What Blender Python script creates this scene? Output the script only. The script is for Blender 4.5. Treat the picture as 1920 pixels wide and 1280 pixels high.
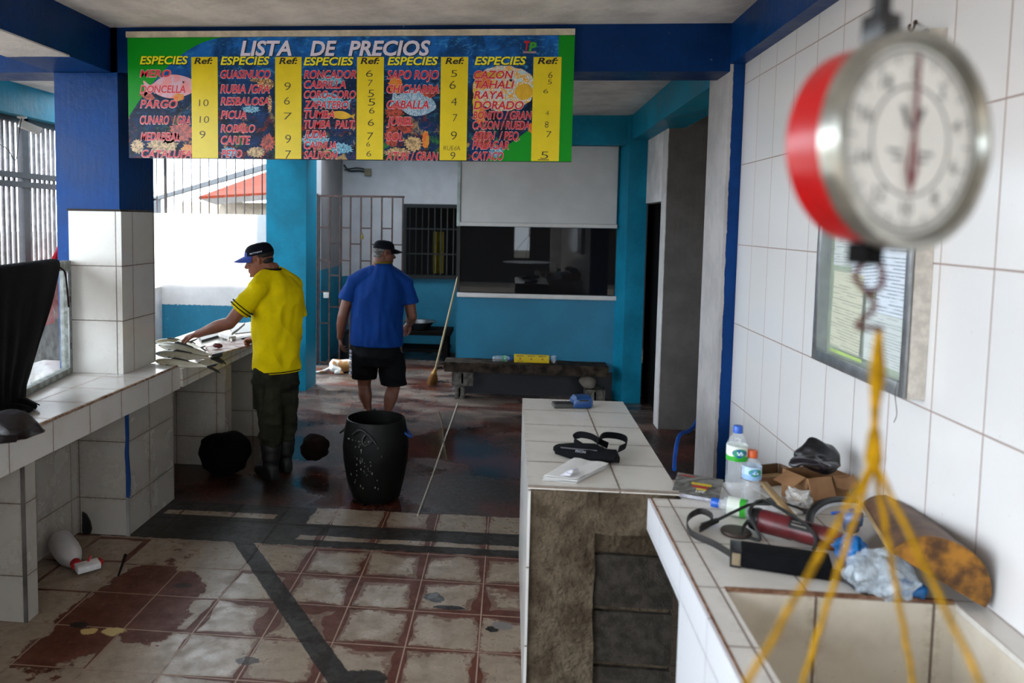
import bpy, bmesh, math, random
from mathutils import Vector, Matrix, noise, Euler
random.seed(7)
for o in list(bpy.data.objects):
    bpy.data.objects.remove(o, do_unlink=True)
SC = bpy.context.scene
COL = SC.collection
PI = math.pi

# ------------------------------------------------------------------ camera
FPX, PPX, PPY, CAMH = 1450.0, 825.79, 523.468, 1.84
PITCH, YAW, ROLL = 0.0739238, -0.0898390, 0.0157879
def cam_rows():
    ca, sa, cb, sb, cc, sc = math.cos(PITCH), math.sin(PITCH), math.cos(YAW), math.sin(YAW), math.cos(ROLL), math.sin(ROLL)
    base = Matrix(((1, 0, 0), (0, 0, -1), (0, 1, 0)))
    ry = Matrix(((cb, -sb, 0), (sb, cb, 0), (0, 0, 1)))
    rp = Matrix(((1, 0, 0), (0, ca, -sa), (0, sa, ca)))
    rr = Matrix(((cc, -sc, 0), (sc, cc, 0), (0, 0, 1)))
    return rr @ rp @ base @ ry
RC = cam_rows()
CAMP = Vector((0, 0, CAMH))
cam_d = bpy.data.cameras.new('camera')
cam = bpy.data.objects.new('camera', cam_d)
COL.objects.link(cam)
cam.matrix_world = Matrix.Translation(CAMP) @ Matrix((RC[0], -RC[1], -RC[2])).transposed().to_4x4()
cam_d.sensor_width = 36
cam_d.lens = FPX / 1920 * 36
cam_d.shift_x = (960 - PPX) / 1920
cam_d.shift_y = -(640 - PPY) / 1920
cam_d.clip_start = 0.05
cam_d.dof.use_dof = True
cam_d.dof.focus_distance = 4.8
cam_d.dof.aperture_fstop = 2.3
SC.camera = cam
def ray(u, v):
    return RC.transposed() @ Vector(((u - PPX) / FPX, (v - PPY) / FPX, 1))
def at(u, v, y):                      # the point seen at a pixel, at depth y
    d = ray(u, v); return CAMP + d * (y / d.y)
def atx(u, v, x):
    d = ray(u, v); return CAMP + d * (x / d.x)
def atz(u, v, z=0.0):                 # ... at height z
    d = ray(u, v); return CAMP + d * ((z - CAMH) / d.z)

# ------------------------------------------------------------------ light
SC.view_settings.view_transform = 'Standard'
SC.view_settings.look = 'None'
SC.view_settings.exposure = 0.97
SC.view_settings.gamma = 1
SC.view_settings.use_curve_mapping = False
W = bpy.data.worlds.new('sky'); SC.world = W; W.use_nodes = True
wn = W.node_tree.nodes; wl = W.node_tree.links
bg = wn['Background']
bg.inputs['Color'].default_value = (0.80, 0.90, 1.0, 1)
bg.inputs['Strength'].default_value = 5.2
sun_d = bpy.data.lights.new('sun', 'SUN'); sun_d.energy = 9.0; sun_d.angle = math.radians(2.5); sun_d.color = (1, .95, .87)
sun = bpy.data.objects.new('sun', sun_d); COL.objects.link(sun)
sun.rotation_euler = Vector((-0.04, 0.56, -0.80)).to_track_quat('-Z', 'Y').to_euler()
def portal(loc, aim, sx, sy):
    d = bpy.data.lights.new('window_light', 'AREA'); d.shape = 'RECTANGLE'; d.size = sx; d.size_y = sy
    d.cycles.is_portal = True
    o = bpy.data.objects.new('window_light', d); COL.objects.link(o)
    o.location = loc; o.rotation_euler = Vector(aim).to_track_quat('-Z', 'Y').to_euler()

# ------------------------------------------------------------------ node materials
class N:
    def __init__(s, name):
        s.m = bpy.data.materials.new(name); s.m.use_nodes = True
        s.t = s.m.node_tree; s.n = s.t.nodes; s.l = s.t.links
        s.b = s.n['Principled BSDF']; s._p = None
    def set(s, sock, v):
        if hasattr(v, 'is_output'): s.l.new(v, sock)
        elif isinstance(v, (tuple, list)) and len(v) == 3 and sock.type == 'RGBA': sock.default_value = (*v, 1)
        else: sock.default_value = v
    def pos(s):
        if s._p is None:
            g = s.n.new('ShaderNodeNewGeometry'); s._g = g; s._p = g.outputs['Position']
        return s._p
    def objc(s):
        return s.n.new('ShaderNodeTexCoord').outputs['Object']
    def sep(s, v):
        x = s.n.new('ShaderNodeSeparateXYZ'); s.l.new(v, x.inputs[0]); return x.outputs
    def comb(s, x, y, z):
        c = s.n.new('ShaderNodeCombineXYZ')
        for i, k in enumerate((x, y, z)): s.set(c.inputs[i], k)
        return c.outputs[0]
    def m2(s, op, a, b=0.0, c=0.0, clamp=False):
        x = s.n.new('ShaderNodeMath'); x.operation = op; x.use_clamp = clamp
        s.set(x.inputs[0], a); s.set(x.inputs[1], b); s.set(x.inputs[2], c); return x.outputs[0]
    def mr(s, v, a, b, c=0.0, d=1.0, smooth=True):
        x = s.n.new('ShaderNodeMapRange'); x.interpolation_type = 'SMOOTHSTEP' if smooth else 'LINEAR'
        s.set(x.inputs[0], v)
        for i, k in enumerate((a, b, c, d)): s.set(x.inputs[i + 1], k)
        return x.outputs[0]
    def mix(s, f, a, b):
        x = s.n.new('ShaderNodeMix'); x.data_type = 'RGBA'
        s.set(x.inputs[0], f); s.set(x.inputs[6], a); s.set(x.inputs[7], b); return x.outputs[2]
    def noise(s, scale, detail=4, rough=.55, vec=None, dist=0.0, col=False):
        x = s.n.new('ShaderNodeTexNoise'); x.inputs['Scale'].default_value = scale
        x.inputs['Detail'].default_value = detail; x.inputs['Roughness'].default_value = rough
        x.inputs['Distortion'].default_value = dist
        s.l.new(vec if vec is not None else s.pos(), x.inputs['Vector'])
        return x.outputs[1 if col else 0]
    def scaled(s, v, k):
        x = s.n.new('ShaderNodeVectorMath'); x.operation = 'MULTIPLY'; s.l.new(v, x.inputs[0]); x.inputs[1].default_value = k
        return x.outputs[0]
    def bump(s, h, strength=.3, dist=.01):
        x = s.n.new('ShaderNodeBump'); x.inputs['Strength'].default_value = strength; x.inputs['Distance'].default_value = dist
        s.l.new(h, x.inputs['Height']); s.l.new(x.outputs[0], s.b.inputs['Normal'])
    def out(s, col, rough=.5, metal=0.0, spec=.5):
        s.set(s.b.inputs['Base Color'], col); s.set(s.b.inputs['Roughness'], rough)
        s.set(s.b.inputs['Metallic'], metal); s.b.inputs['Specular IOR Level'].default_value = spec
        return s.m
def lin(h):
    c = [int(h[i:i + 2], 16) / 255 for i in (0, 2, 4)]
    return tuple(x / 12.92 if x <= .04045 else ((x + .055) / 1.055) ** 2.4 for x in c)
def MAT(name, col, rough=.5, metal=0.0, var=.18, ns=9.0, bump=.15, bs=60.0, spec=.5, bd=.004, col2=None, local=False):
    s = N(name)
    if isinstance(col, str): col = lin(col)
    v = s.objc() if local else None
    if rough >= .74 and spec == .5: spec = .12
    f = s.noise(ns, 5, .6, v)
    dark = col2 if col2 is not None else tuple(c * (1 - var * 1.6) for c in col)
    if isinstance(dark, str): dark = lin(dark)
    c = s.mix(s.mr(f, .35, .68), dark, col)
    if bump: s.bump(s.noise(bs, 3, .5, v), bump, bd)
    return s.out(c, rough, metal, spec)
def PAINT(name, col, chip=(.5, .5, .5), rough=.45, amount=.03, streak=True):   # brushed gloss paint on rough plaster
    s = N(name)
    if isinstance(col, str): col = lin(col)
    p = s.pos()
    f = s.noise(3.0, 6, .65)
    c = s.mix(s.mr(f, .3, .7), tuple(k * .74 for k in col), tuple(min(1, k * 1.12) for k in col))
    st = s.noise(1.0, 4, .6, s.scaled(p, (38, 38, 5)))
    c = s.mix(s.mr(st, .58, .8, 0, .3), c, tuple(min(1, k * 1.4 + .006) for k in col))
    ch = s.noise(26, 3, .6)
    c = s.mix(s.mr(ch, .74 - amount, .80 - amount), c, chip)
    h = s.m2('ADD', s.m2('MULTIPLY', s.noise(16, 4, .6), .8), s.m2('MULTIPLY', st, .4))
    s.bump(h, .45, .008)
    return s.out(c, s.mr(f, .3, .7, rough - .05, rough + .15), 0, .14)
def TILE(name, base, sp, off, grout='5d4a3c', gw=.0026, rough=.14, dirt=.25, dirtcol='8a7b68'):
    # glazed tiles: joints along every axis that lies in the face
    s = N(name); base = lin(base); g = lin(grout)
    p = s.sep(s.pos()); n = s.sep(s._g.outputs['True Normal'])
    line = None; soft = None; cell = []
    for i in range(3):
        if not sp[i]: continue
        t = s.m2('FRACT', s.m2('DIVIDE', s.m2('SUBTRACT', p[i], off[i]), sp[i]))
        d = s.m2('MULTIPLY', s.m2('MINIMUM', t, s.m2('SUBTRACT', 1.0, t)), sp[i])
        inface = s.m2('LESS_THAN', s.m2('ABSOLUTE', n[i]), .5)
        a = s.m2('MULTIPLY', s.mr(d, gw * .5, gw * 1.0, 1, 0), inface)
        b = s.m2('MULTIPLY', s.mr(d, 0, .035, 1, 0), inface)
        line = a if line is None else s.m2('MAXIMUM', line, a)
        soft = b if soft is None else s.m2('MAXIMUM', soft, b)
        cell.append(s.m2('FLOOR', s.m2('DIVIDE', s.m2('SUBTRACT', p[i], off[i]), sp[i])))
    while len(cell) < 3: cell.append(0.0)
    wn_ = s.n.new('ShaderNodeTexWhiteNoise'); s.l.new(s.comb(*cell), wn_.inputs['Vector'])
    f = s.noise(5, 6, .65)
    f2 = s.noise(40, 4, .7)
    c = s.mix(s.mr(wn_.outputs['Value'], 0, 1, 0, .12, False), base, tuple(k * .8 for k in base))
    dm = s.m2('MULTIPLY', s.mr(f, .42, .78), dirt)
    dm = s.m2('ADD', dm, s.m2('MULTIPLY', s.m2('MULTIPLY', soft, s.mr(f2, .35, .7)), dirt * 1.2), clamp=True)
    c = s.mix(dm, c, lin(dirtcol))
    sp_ = s.noise(120, 2, .5)
    c = s.mix(s.m2('MULTIPLY', s.mr(sp_, .74, .80), .7), c, lin('3a2d22'))
    c = s.mix(s.m2('MULTIPLY', line, .85), c, g)
    wv = s.noise(7, 2, .5)
    s.bump(s.m2('SUBTRACT', s.m2('MULTIPLY', wv, .25), line), .35, .003)
    return s.out(c, s.m2('ADD', s.mr(f, .3, .75, rough, rough + .08), s.m2('MULTIPLY', line, .4)), 0, .5)
def GLASS(name, col=(1, 1, 1), alpha=.12, rough=.03, spec=.5):
    s = N(name); b = s.b
    b.inputs['Base Color'].default_value = (*col, 1); b.inputs['Alpha'].default_value = alpha
    b.inputs['Roughness'].default_value = rough; b.inputs['Specular IOR Level'].default_value = spec
    return s.m
def smudged_glass(name, col, a0, a1, sc=6, rough=.08):
    s = N(name)
    f = s.noise(sc, 6, .7)
    s.set(s.b.inputs['Alpha'], s.mr(f, .35, .75, a0, a1))
    return s.out(col, rough)

# ------------------------------------------------------------------ mesh helpers
class MB:
    def __init__(s): s.v = []; s.f = []; s.mi = []
    def add(s, vf, mi=0, M=None):
        v, f = vf; k = len(s.v)
        s.v += [(M @ Vector(p)) if M is not None else Vector(p) for p in v]
        s.f += [tuple(i + k for i in q) for q in f]; s.mi += [mi] * len(f)
        return s
    def box(s, x0, x1, y0, y1, z0, z1, mi=0, bev=0, M=None):
        return s.add(box(x0, x1, y0, y1, z0, z1, bev), mi, M)
    def tube(s, path, r, n=10, mi=0, M=None, cap=True): return s.add(tube(path, r, n, cap), mi, M)
def box(x0, x1, y0, y1, z0, z1, bev=0):
    if not bev:
        v = [(x, y, z) for z in (z0, z1) for y in (y0, y1) for x in (x0, x1)]
        return v, [(0, 2, 3, 1), (4, 5, 7, 6), (0, 1, 5, 4), (2, 6, 7, 3), (0, 4, 6, 2), (1, 3, 7, 5)]
    bm = bmesh.new(); bmesh.ops.create_cube(bm, size=1)
    for q in bm.verts: q.co = Vector(((x0 + x1) / 2 + q.co.x * (x1 - x0), (y0 + y1) / 2 + q.co.y * (y1 - y0), (z0 + z1) / 2 + q.co.z * (z1 - z0)))
    bmesh.ops.bevel(bm, geom=bm.edges[:], offset=bev, segments=2, affect='EDGES', profile=.6)
    return frombm(bm)
def frombm(bm):
    bm.verts.index_update()
    r = [v.co.copy() for v in bm.verts], [tuple(v.index for v in f.verts) for f in bm.faces]
    bm.free(); return r
def frames(path):
    P = [Vector(p) for p in path]; T = []
    for i in range(len(P)):
        t = (P[min(i + 1, len(P) - 1)] - P[max(i - 1, 0)]); T.append(t.normalized())
    up = Vector((0, 0, 1)) if abs(T[0].z) < .9 else Vector((1, 0, 0))
    A = (up - T[0] * up.dot(T[0])).normalized(); out = []
    for i, t in enumerate(T):
        A = (A - t * A.dot(t)).normalized(); out.append((P[i], A, t.cross(A)))
    return out
def tube(path, r, n=10, cap=True):
    if not isinstance(r, (list, tuple)): r = [r] * len(path)
    v = []; f = []
    for (c, a, b), rr in zip(frames(path), r):
        ra, rb = rr if isinstance(rr, tuple) else (rr, rr)
        for k in range(n):
            q = 2 * PI * k / n; v.append(c + a * (ra * math.cos(q)) + b * (rb * math.sin(q)))
    m = len(path)
    for i in range(m - 1):
        for k in range(n):
            j = (k + 1) % n; f.append((i * n + k, i * n + j, (i + 1) * n + j, (i + 1) * n + k))
    if cap: f.append(tuple(range(n - 1, -1, -1))); f.append(tuple((m - 1) * n + k for k in range(n)))
    return v, f
def loft(secs, n=24, cap=True):       # (centre, half-axis A, half-axis B, roundness)
    v = []; f = []
    for s in secs:
        c, A, B = Vector(s[0]), Vector(s[1]), Vector(s[2]); e = s[3] if len(s) > 3 else 1.0
        for k in range(n):
            q = 2 * PI * k / n; co, si = math.cos(q), math.sin(q)
            v.append(c + A * (math.copysign(abs(co) ** e, co)) + B * (math.copysign(abs(si) ** e, si)))
    m = len(secs)
    for i in range(m - 1):
        for k in range(n):
            j = (k + 1) % n; f.append((i * n + k, i * n + j, (i + 1) * n + j, (i + 1) * n + k))
    if cap: f.append(tuple(range(n - 1, -1, -1))); f.append(tuple((m - 1) * n + k for k in range(n)))
    return v, f
def lathe(prof, n=28, cap=True, sq=1.0):
    v = []; f = []
    for r, z in prof:
        for k in range(n):
            q = 2 * PI * k / n; v.append(Vector((r * math.cos(q), r * math.sin(q) * sq, z)))
    for i in range(len(prof) - 1):
        for k in range(n):
            j = (k + 1) % n; f.append((i * n + k, i * n + j, (i + 1) * n + j, (i + 1) * n + k))
    if cap: f.append(tuple(range(n - 1, -1, -1))); f.append(tuple((len(prof) - 1) * n + k for k in range(n)))
    return v, f
def ell(c, r, n=16, M=None):
    r = (r, r, r) if not isinstance(r, (tuple, list)) else r
    v = []; f = []; c = Vector(c); m = n // 2
    for i in range(m + 1):
        t = PI * i / m
        for k in range(n):
            q = 2 * PI * k / n; p = Vector((r[0] * math.sin(t) * math.cos(q), r[1] * math.sin(t) * math.sin(q), r[2] * math.cos(t)))
            v.append(c + (M @ p if M is not None else p))
    for i in range(m):
        for k in range(n):
            j = (k + 1) % n; f.append((i * n + k, (i + 1) * n + k, (i + 1) * n + j, i * n + j))
    return v, f
def prism(pts, ext):                   # polygon (3d points) swept by a vector
    n = len(pts); e = Vector(ext); v = [Vector(p) for p in pts] + [Vector(p) + e for p in pts]
    return v, [tuple(range(n - 1, -1, -1)), tuple(range(n, 2 * n))] + [(i, (i + 1) % n, n + (i + 1) % n, n + i) for i in range(n)]
def sheet(fn, nu, nv, th=.002):        # thick sheet from fn(u,v)
    g = [[Vector(fn(i / nu, j / nv)) for i in range(nu + 1)] for j in range(nv + 1)]
    nor = [[None] * (nu + 1) for _ in range(nv + 1)]
    for j in range(nv + 1):
        for i in range(nu + 1):
            a = g[j][min(i + 1, nu)] - g[j][max(i - 1, 0)]; b = g[min(j + 1, nv)][i] - g[max(j - 1, 0)][i]
            q = a.cross(b); nor[j][i] = q.normalized() if q.length > 1e-9 else Vector((0, 0, 1))
    w = nu + 1; v = [p for r in g for p in r] + [g[j][i] - nor[j][i] * th for j in range(nv + 1) for i in range(nu + 1)]
    K = w * (nv + 1); f = []
    for j in range(nv):
        for i in range(nu):
            a = j * w + i; f.append((a, a + 1, a + w + 1, a + w)); f.append((K + a, K + a + w, K + a + w + 1, K + a + 1))
    for i in range(nu):
        f.append((i, K + i, K + i + 1, i + 1)); a = nv * w + i; f.append((a, a + 1, K + a + 1, K + a))
    for j in range(nv):
        a = j * w; f.append((a, a + w, K + a + w, K + a)); a = j * w + nu; f.append((a, K + a, K + a + w, a + w))
    return v, f
def bez(pts, n=40):                    # Catmull-Rom through points
    P = [Vector(p) for p in pts]; P = [P[0] * 2 - P[1]] + P + [P[-1] * 2 - P[-2]]; out = []
    seg = len(P) - 3
    for k in range(n + 1):
        t = k / n * seg; i = min(int(t), seg - 1); t -= i
        a, b, c, d = P[i:i + 4]
        out.append(.5 * ((2 * b) + (c - a) * t + (2 * a - 5 * b + 4 * c - d) * t * t + (3 * b - a - 3 * c + d) * t ** 3))
    return out
def obj(name, mb, mats, parent=None, smooth=None, sharp=40):
    me = bpy.data.meshes.new(name)
    off = ROOTS.get(parent.name if parent else None, Vector((0, 0, 0)))
    me.from_pydata([p - off for p in mb.v], [], mb.f)
    mats = mats if isinstance(mats, (list, tuple)) else [mats]
    for m in mats: me.materials.append(m)
    if len(mats) > 1: me.polygons.foreach_set('material_index', mb.mi)
    me.validate(); me.update()
    if smooth is not False:
        me.polygons.foreach_set('use_smooth', [True] * len(me.polygons))
        me.set_sharp_from_angle(angle=math.radians(sharp))
    o = bpy.data.objects.new(name, me); COL.objects.link(o)
    if parent: o.parent = parent; ROOTS[o.name] = off
    return o
ROOTS = {}
def tag(o, label, cat, group=None, kind=None):
    o['label'] = label; o['category'] = cat
    if group: o['group'] = group
    if kind: o['kind'] = kind
    return o
def thing(name, label, cat, loc, group=None):
    o = bpy.data.objects.new(name, None); COL.objects.link(o); o.location = loc; o.empty_display_size = .05
    ROOTS[o.name] = Vector(loc); return tag(o, label, cat, group)
def struct(name, mb, mats, label=None, cat=None, smooth=False, parent=None):
    o = obj(name, mb, mats, parent, smooth)
    if parent is None:
        o['kind'] = 'structure'
        if label: o['label'] = label; o['category'] = cat
    return o
def copytree(o, parent=None):
    c = o.copy(); COL.objects.link(c)
    if parent: c.parent = parent
    for ch in list(o.children): copytree(ch, c)
    return c
def bm1(*a, **k): return MB().box(*a, **k)
def rough_up(vf, amp, sc, cuts=6, seed=0):    # a box broken up and roughened
    v, f = vf; bm = bmesh.new(); vs = [bm.verts.new(p) for p in v]
    for q in f: bm.faces.new([vs[i] for i in q])
    bmesh.ops.subdivide_edges(bm, edges=bm.edges[:], cuts=cuts, use_grid_fill=True)
    for q in bm.verts:
        d = noise.noise_vector(q.co * sc + Vector((seed, seed * 2.3, 1)))
        q.co += d * amp
    return frombm(bm)

# ------------------------------------------------------------------ materials of the place
BLUE = PAINT('blue_gloss_paint', '063a78', lin('b9bfc9'), .34, .02)
BLUE_DK = PAINT('dark_blue_gloss_paint', '053066', lin('8d98ab'), .36, .015)
TEAL = PAINT('teal_gloss_paint', '1583a3', lin('7fb3c4'), .42, .01)
TEAL_WALL = PAINT('teal_wall_paint', '0f7799', lin('1b6d84'), .5, .012)
WHITE_WALL = PAINT('white_wall_paint', 'dcd8d6', lin('a09a96'), .6, .01)
CEIL = PAINT('ceiling_paint', 'd9d4d0', lin('c4beb9'), .8, .012)
GREY_PLASTER = MAT('raw_grey_plaster', '6a6562', .9, ns=2.2, var=.3, bump=.5, bs=30, col2='3b3836', bd=.01)
WHITE_PLAIN = MAT('white_enamel', 'd6d3cf', .4, var=.07, ns=5)
CREAM = MAT('cream_painted_wood', 'cfc3ad', .6, ns=14, var=.2)
BLACK_METAL = MAT('black_painted_steel', '14140f', .5, var=.3)
RUST_METAL = MAT('rusty_brown_steel', '4a2a20', .7, ns=22, col2='20140f')
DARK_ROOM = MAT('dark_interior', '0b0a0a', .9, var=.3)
ALU = MAT('brushed_aluminium', 'a9abad', .35, .85, var=.15, ns=20, bump=.1)
FRAME_ALU = MAT('weathered_pale_frame', '9aa19c', .5, .2, ns=24, col2='6d6f68')

TILE_WALL = TILE('wall_tiles', 'dcd9d7', (0, .2565, .44), (0, 2.14, .42), '8b6f62', .0036, .12, .05, 'b5aca6')
TILE_CTR = TILE('counter_tiles', 'cfcbc5', (.27, .3205, .30), (-2.40, 3.07, .592), '6b4a34', .0045, .13, .18)
TILE_PIL = TILE('pillar_tiles', 'cfccc6', (.6, .276, .33), (-2.95, 4.567, .885), '4a3326', .004, .14, .14)
TILE_BASE = TILE('partition_tiles', 'a39d95', (.31, .33, .335), (-2.46, 4.45, .55), '4d3b30', .004, .22, .3, '6f6253')
TILE_PED = TILE('pedestal_tiles', 'd5cfc6', (.34, .29, .3), (.415, 2.79, .58), '54402f', .005, .14, .22)
TILE_SINK = TILE('sink_tiles', 'd8d3cb', (.235, .30, .31), (.585, 2.10, .55), '5b3d2c', .004, .13, .16)
TILE_APRON = TILE('white_apron_tiles', 'dfe0e4', (.3, .31, .4), (.5, 2.24, .36), '6d6a70', .003, .12, .06)

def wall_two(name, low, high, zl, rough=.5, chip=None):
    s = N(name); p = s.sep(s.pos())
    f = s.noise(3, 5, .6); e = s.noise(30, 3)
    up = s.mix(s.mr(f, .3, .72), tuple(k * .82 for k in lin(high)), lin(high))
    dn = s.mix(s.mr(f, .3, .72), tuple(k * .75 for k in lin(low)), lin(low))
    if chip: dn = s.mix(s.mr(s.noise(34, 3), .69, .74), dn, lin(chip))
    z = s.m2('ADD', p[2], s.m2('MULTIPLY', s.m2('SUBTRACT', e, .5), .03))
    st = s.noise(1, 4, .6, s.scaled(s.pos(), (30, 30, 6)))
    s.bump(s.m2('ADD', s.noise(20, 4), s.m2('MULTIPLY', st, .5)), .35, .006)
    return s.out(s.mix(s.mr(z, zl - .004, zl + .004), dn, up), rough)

# ---- floor: worn tiles in front, wet red concrete behind
def floor_material():
    s = N('worn_market_floor'); P = s.pos(); p = s.sep(P)
    n_mid = s.noise(11, 6, .68); n_fine = s.noise(34, 4, .65); n_big = s.noise(1.6, 4, .6)
    def jit(v, n, k): return s.m2('ADD', v, s.m2('MULTIPLY', s.m2('SUBTRACT', n, .5), k))
    tx = s.m2('DIVIDE', s.m2('SUBTRACT', p[0], -.418), .318); ty = s.m2('DIVIDE', s.m2('SUBTRACT', p[1], 4.151), .3165)
    fx, fy = s.m2('FRACT', tx), s.m2('FRACT', ty)
    ex = s.m2('MINIMUM', fx, s.m2('SUBTRACT', 1.0, fx)); ey = s.m2('MINIMUM', fy, s.m2('SUBTRACT', 1.0, fy))
    edge = s.m2('MINIMUM', ex, ey)
    wn_ = s.n.new('ShaderNodeTexWhiteNoise'); s.l.new(s.comb(s.m2('FLOOR', tx), s.m2('FLOOR', ty), 0.0), wn_.inputs['Vector']); rnd = wn_.outputs['Value']
    # wear grows on the right of the aisle and in one long patch by the left counter
    def blob(cx, cy, rx, ry, ang=0):
        dx, dy = s.m2('SUBTRACT', p[0], cx), s.m2('SUBTRACT', p[1], cy); ca, sa = math.cos(ang), math.sin(ang)
        a = s.m2('DIVIDE', s.m2('ADD', s.m2('MULTIPLY', dx, ca), s.m2('MULTIPLY', dy, sa)), rx)
        b = s.m2('DIVIDE', s.m2('SUBTRACT', s.m2('MULTIPLY', dy, ca), s.m2('MULTIPLY', dx, sa)), ry)
        return s.m2('SQRT', s.m2('ADD', s.m2('MULTIPLY', a, a), s.m2('MULTIPLY', b, b)))
    right = s.mr(blob(-.42, 3.55, .95, 1.3), .55, 1.15, 1, 0)
    lim = s.m2('ADD', s.m2('MULTIPLY', right, .10), s.m2('MULTIPLY', s.m2('POWER', rnd, 3.0), .12))
    lim = s.m2('ADD', lim, .016)
    lim = s.m2('MULTIPLY', lim, s.mr(s.noise(2.6, 3, .6), .32, .66, .25, 1.45))
    # far and right sides of each tile wear most
    side = s.m2('MINIMUM', s.m2('MULTIPLY', fx, 1.9), s.m2('SUBTRACT', 1.0, fx)); side = s.m2('MINIMUM', side, s.m2('MINIMUM', s.m2('MULTIPLY', fy, 1.6), s.m2('SUBTRACT', 1.0, fy)))
    worn = s.mr(s.m2('SUBTRACT', lim, jit(side, n_mid, .12)), -.006, .012)
    ghost = s.m2('MULTIPLY', s.mr(s.m2('SUBTRACT', s.m2('MULTIPLY', lim, 1.6), jit(side, n_fine, .5)), -.004, .012), s.mr(right, 0, 1, .1, .6))
    worn = s.m2('MAXIMUM', worn, ghost)
    pt = jit(s.m2('MINIMUM', blob(-1.83, 3.38, .19, .58, -.06), blob(-1.60, 3.42, .16, .36, .1)), s.noise(4.2, 5, .65), 1.5)
    worn = s.m2('MAXIMUM', worn, s.mr(pt, .93, 1.0, 1, 0))
    grout = s.mr(edge, .006, .012, 1, 0)
    cream = s.mix(s.mr(n_mid, .35, .75), lin('8f7f6e'), lin('746554'))
    cream = s.mix(s.m2('MULTIPLY', s.mr(n_fine, .55, .72), .45), cream, lin('6f6052'))
    scr = s.noise(1, 3, .6, s.scaled(P, (90, 26, 20)), 1.5)
    cream = s.mix(s.m2('MULTIPLY', s.mr(scr, .66, .72), .8), cream, lin('4f3d33'))
    red = s.mix(s.mr(n_mid, .3, .7), lin('582b19'), lin('421d10'))
    red = s.mix(s.m2('MULTIPLY', s.mr(n_fine, .6, .72), .5), red, lin('8b6a58'))
    tile = s.mix(worn, cream, red)
    tile = s.mix(s.m2('MULTIPLY', grout, .8), tile, s.mix(worn, lin('5a4337'), lin('a38d7b')))
    # bare spots of glaze left in the red patch, dark stains
    for cx, cy, rx, ry, c in ((-1.835, 3.165, .036, .03, 'b59a63'), (-1.722, 3.175, .05, .036, 'b39d6a'), (-1.90, 3.21, .045, .025, '17110e'), (-1.60, 3.63, .05, .03, '2a1a12'),
                              (-.245, 3.57, .075, .022, '15120f'), (-.335, 3.66, .05, .05, '26201c'), (-.04, 3.40, .035, .03, '17130f'), (.0, 3.43, .05, .04, '6d6763'), (-1.06, 3.02, .05, .03, '33231b')):
        tile = s.mix(s.mr(jit(jit(blob(cx, cy, rx, ry), n_fine, .8), n_mid, 1.6), .85, 1.05, 1, 0), tile, lin(c))
    # dark wet concrete
    c1 = s.mix(s.mr(n_big, .38, .62), lin('211712'), lin('4a2319'))
    c1 = s.mix(s.m2('MULTIPLY', s.mr(n_mid, .45, .66), .7), c1, lin('2b2622'))
    far = s.mr(jit(p[1], n_big, 2.2), 6.6, 7.6)
    c1 = s.mix(s.m2('MULTIPLY', far, s.mr(s.noise(1, 5, .6, s.scaled(P, (1.6, 4, 1))), .36, .62)), c1, lin('77695f'))
    c1 = s.mix(s.m2('MULTIPLY', far, s.mr(s.noise(1, 4, .6, s.scaled(P, (2.2, 5, 1)), .6), .56, .66)), c1, lin('6a3324'))
    spk = s.noise(75, 2, .5)
    c1 = s.mix(s.m2('MULTIPLY', s.mr(spk, .70, .735), .75), c1, lin('98897b'))
    band = s.mix(s.mr(n_fine, .35, .7), lin('1a1612'), lin('2e2721'))
    # where concrete replaces tiles
    yj = jit(p[1], n_mid, .05); xj = jit(p[0], n_mid, .08)
    back = s.mr(yj, 4.745, 4.75)
    b1 = s.m2('MULTIPLY', s.mr(yj, 4.31, 4.32), s.mr(yj, 4.485, 4.49, 1, 0))
    b2 = s.m2('MULTIPLY', s.mr(yj, 4.165, 4.175), s.mr(yj, 4.255, 4.26, 1, 0))
    lf = s.m2('MULTIPLY', s.mr(yj, 4.17, 4.19), s.mr(xj, -1.36, -1.37))
    strip = s.m2('MULTIPLY', s.mr(yj, 4.53, 4.535), s.m2('MULTIPLY', s.mr(yj, 4.60, 4.605, 1, 0), s.m2('MULTIPLY', s.mr(xj, -2.12, -2.11), s.mr(xj, -1.42, -1.41, 1, 0))))
    lf2 = s.m2('MULTIPLY', s.mr(yj, 4.17, 4.19), s.mr(xj, -1.20, -1.19, 1, 0))
    lf2 = s.m2('MULTIPLY', lf2, s.m2('SUBTRACT', 1.0, strip))
    ax, ay, bx, by = -1.50, 4.20, -.60, 2.87
    L = math.hypot(bx - ax, by - ay); ux, uy = (bx - ax) / L, (by - ay) / L
    dx, dy = s.m2('SUBTRACT', p[0], ax), s.m2('SUBTRACT', p[1], ay)
    dd = s.m2('ABSOLUTE', s.m2('SUBTRACT', s.m2('MULTIPLY', dx, uy), s.m2('MULTIPLY', dy, ux)))
    al = s.m2('ADD', s.m2('MULTIPLY', dx, ux), s.m2('MULTIPLY', dy, uy))
    dg = s.m2('MULTIPLY', s.mr(jit(dd, n_mid, .03), .048, .054, 1, 0), s.mr(al, -.1, -.05))
    endb = s.mr(jit(blob(-.56, 2.93, .11, .09, .4), n_mid, 1.3), .9, 1, 1, 0)
    conc = s.m2('MAXIMUM', s.m2('MAXIMUM', b1, b2), s.m2('MAXIMUM', lf2, s.m2('MAXIMUM', dg, endb)))
    col = s.mix(conc, tile, band); col = s.mix(back, col, c1)
    wet = s.mr(s.noise(1.1, 3, .5), .44, .58)
    r_t = s.m2('ADD', s.mr(n_mid, .3, .7, .24, .42), s.m2('MULTIPLY', worn, .16))
    r_c = s.m2('ADD', s.m2('MULTIPLY', s.m2('SUBTRACT', 1.0, wet), .34), s.mr(n_fine, .4, .7, .07, .2))
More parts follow.
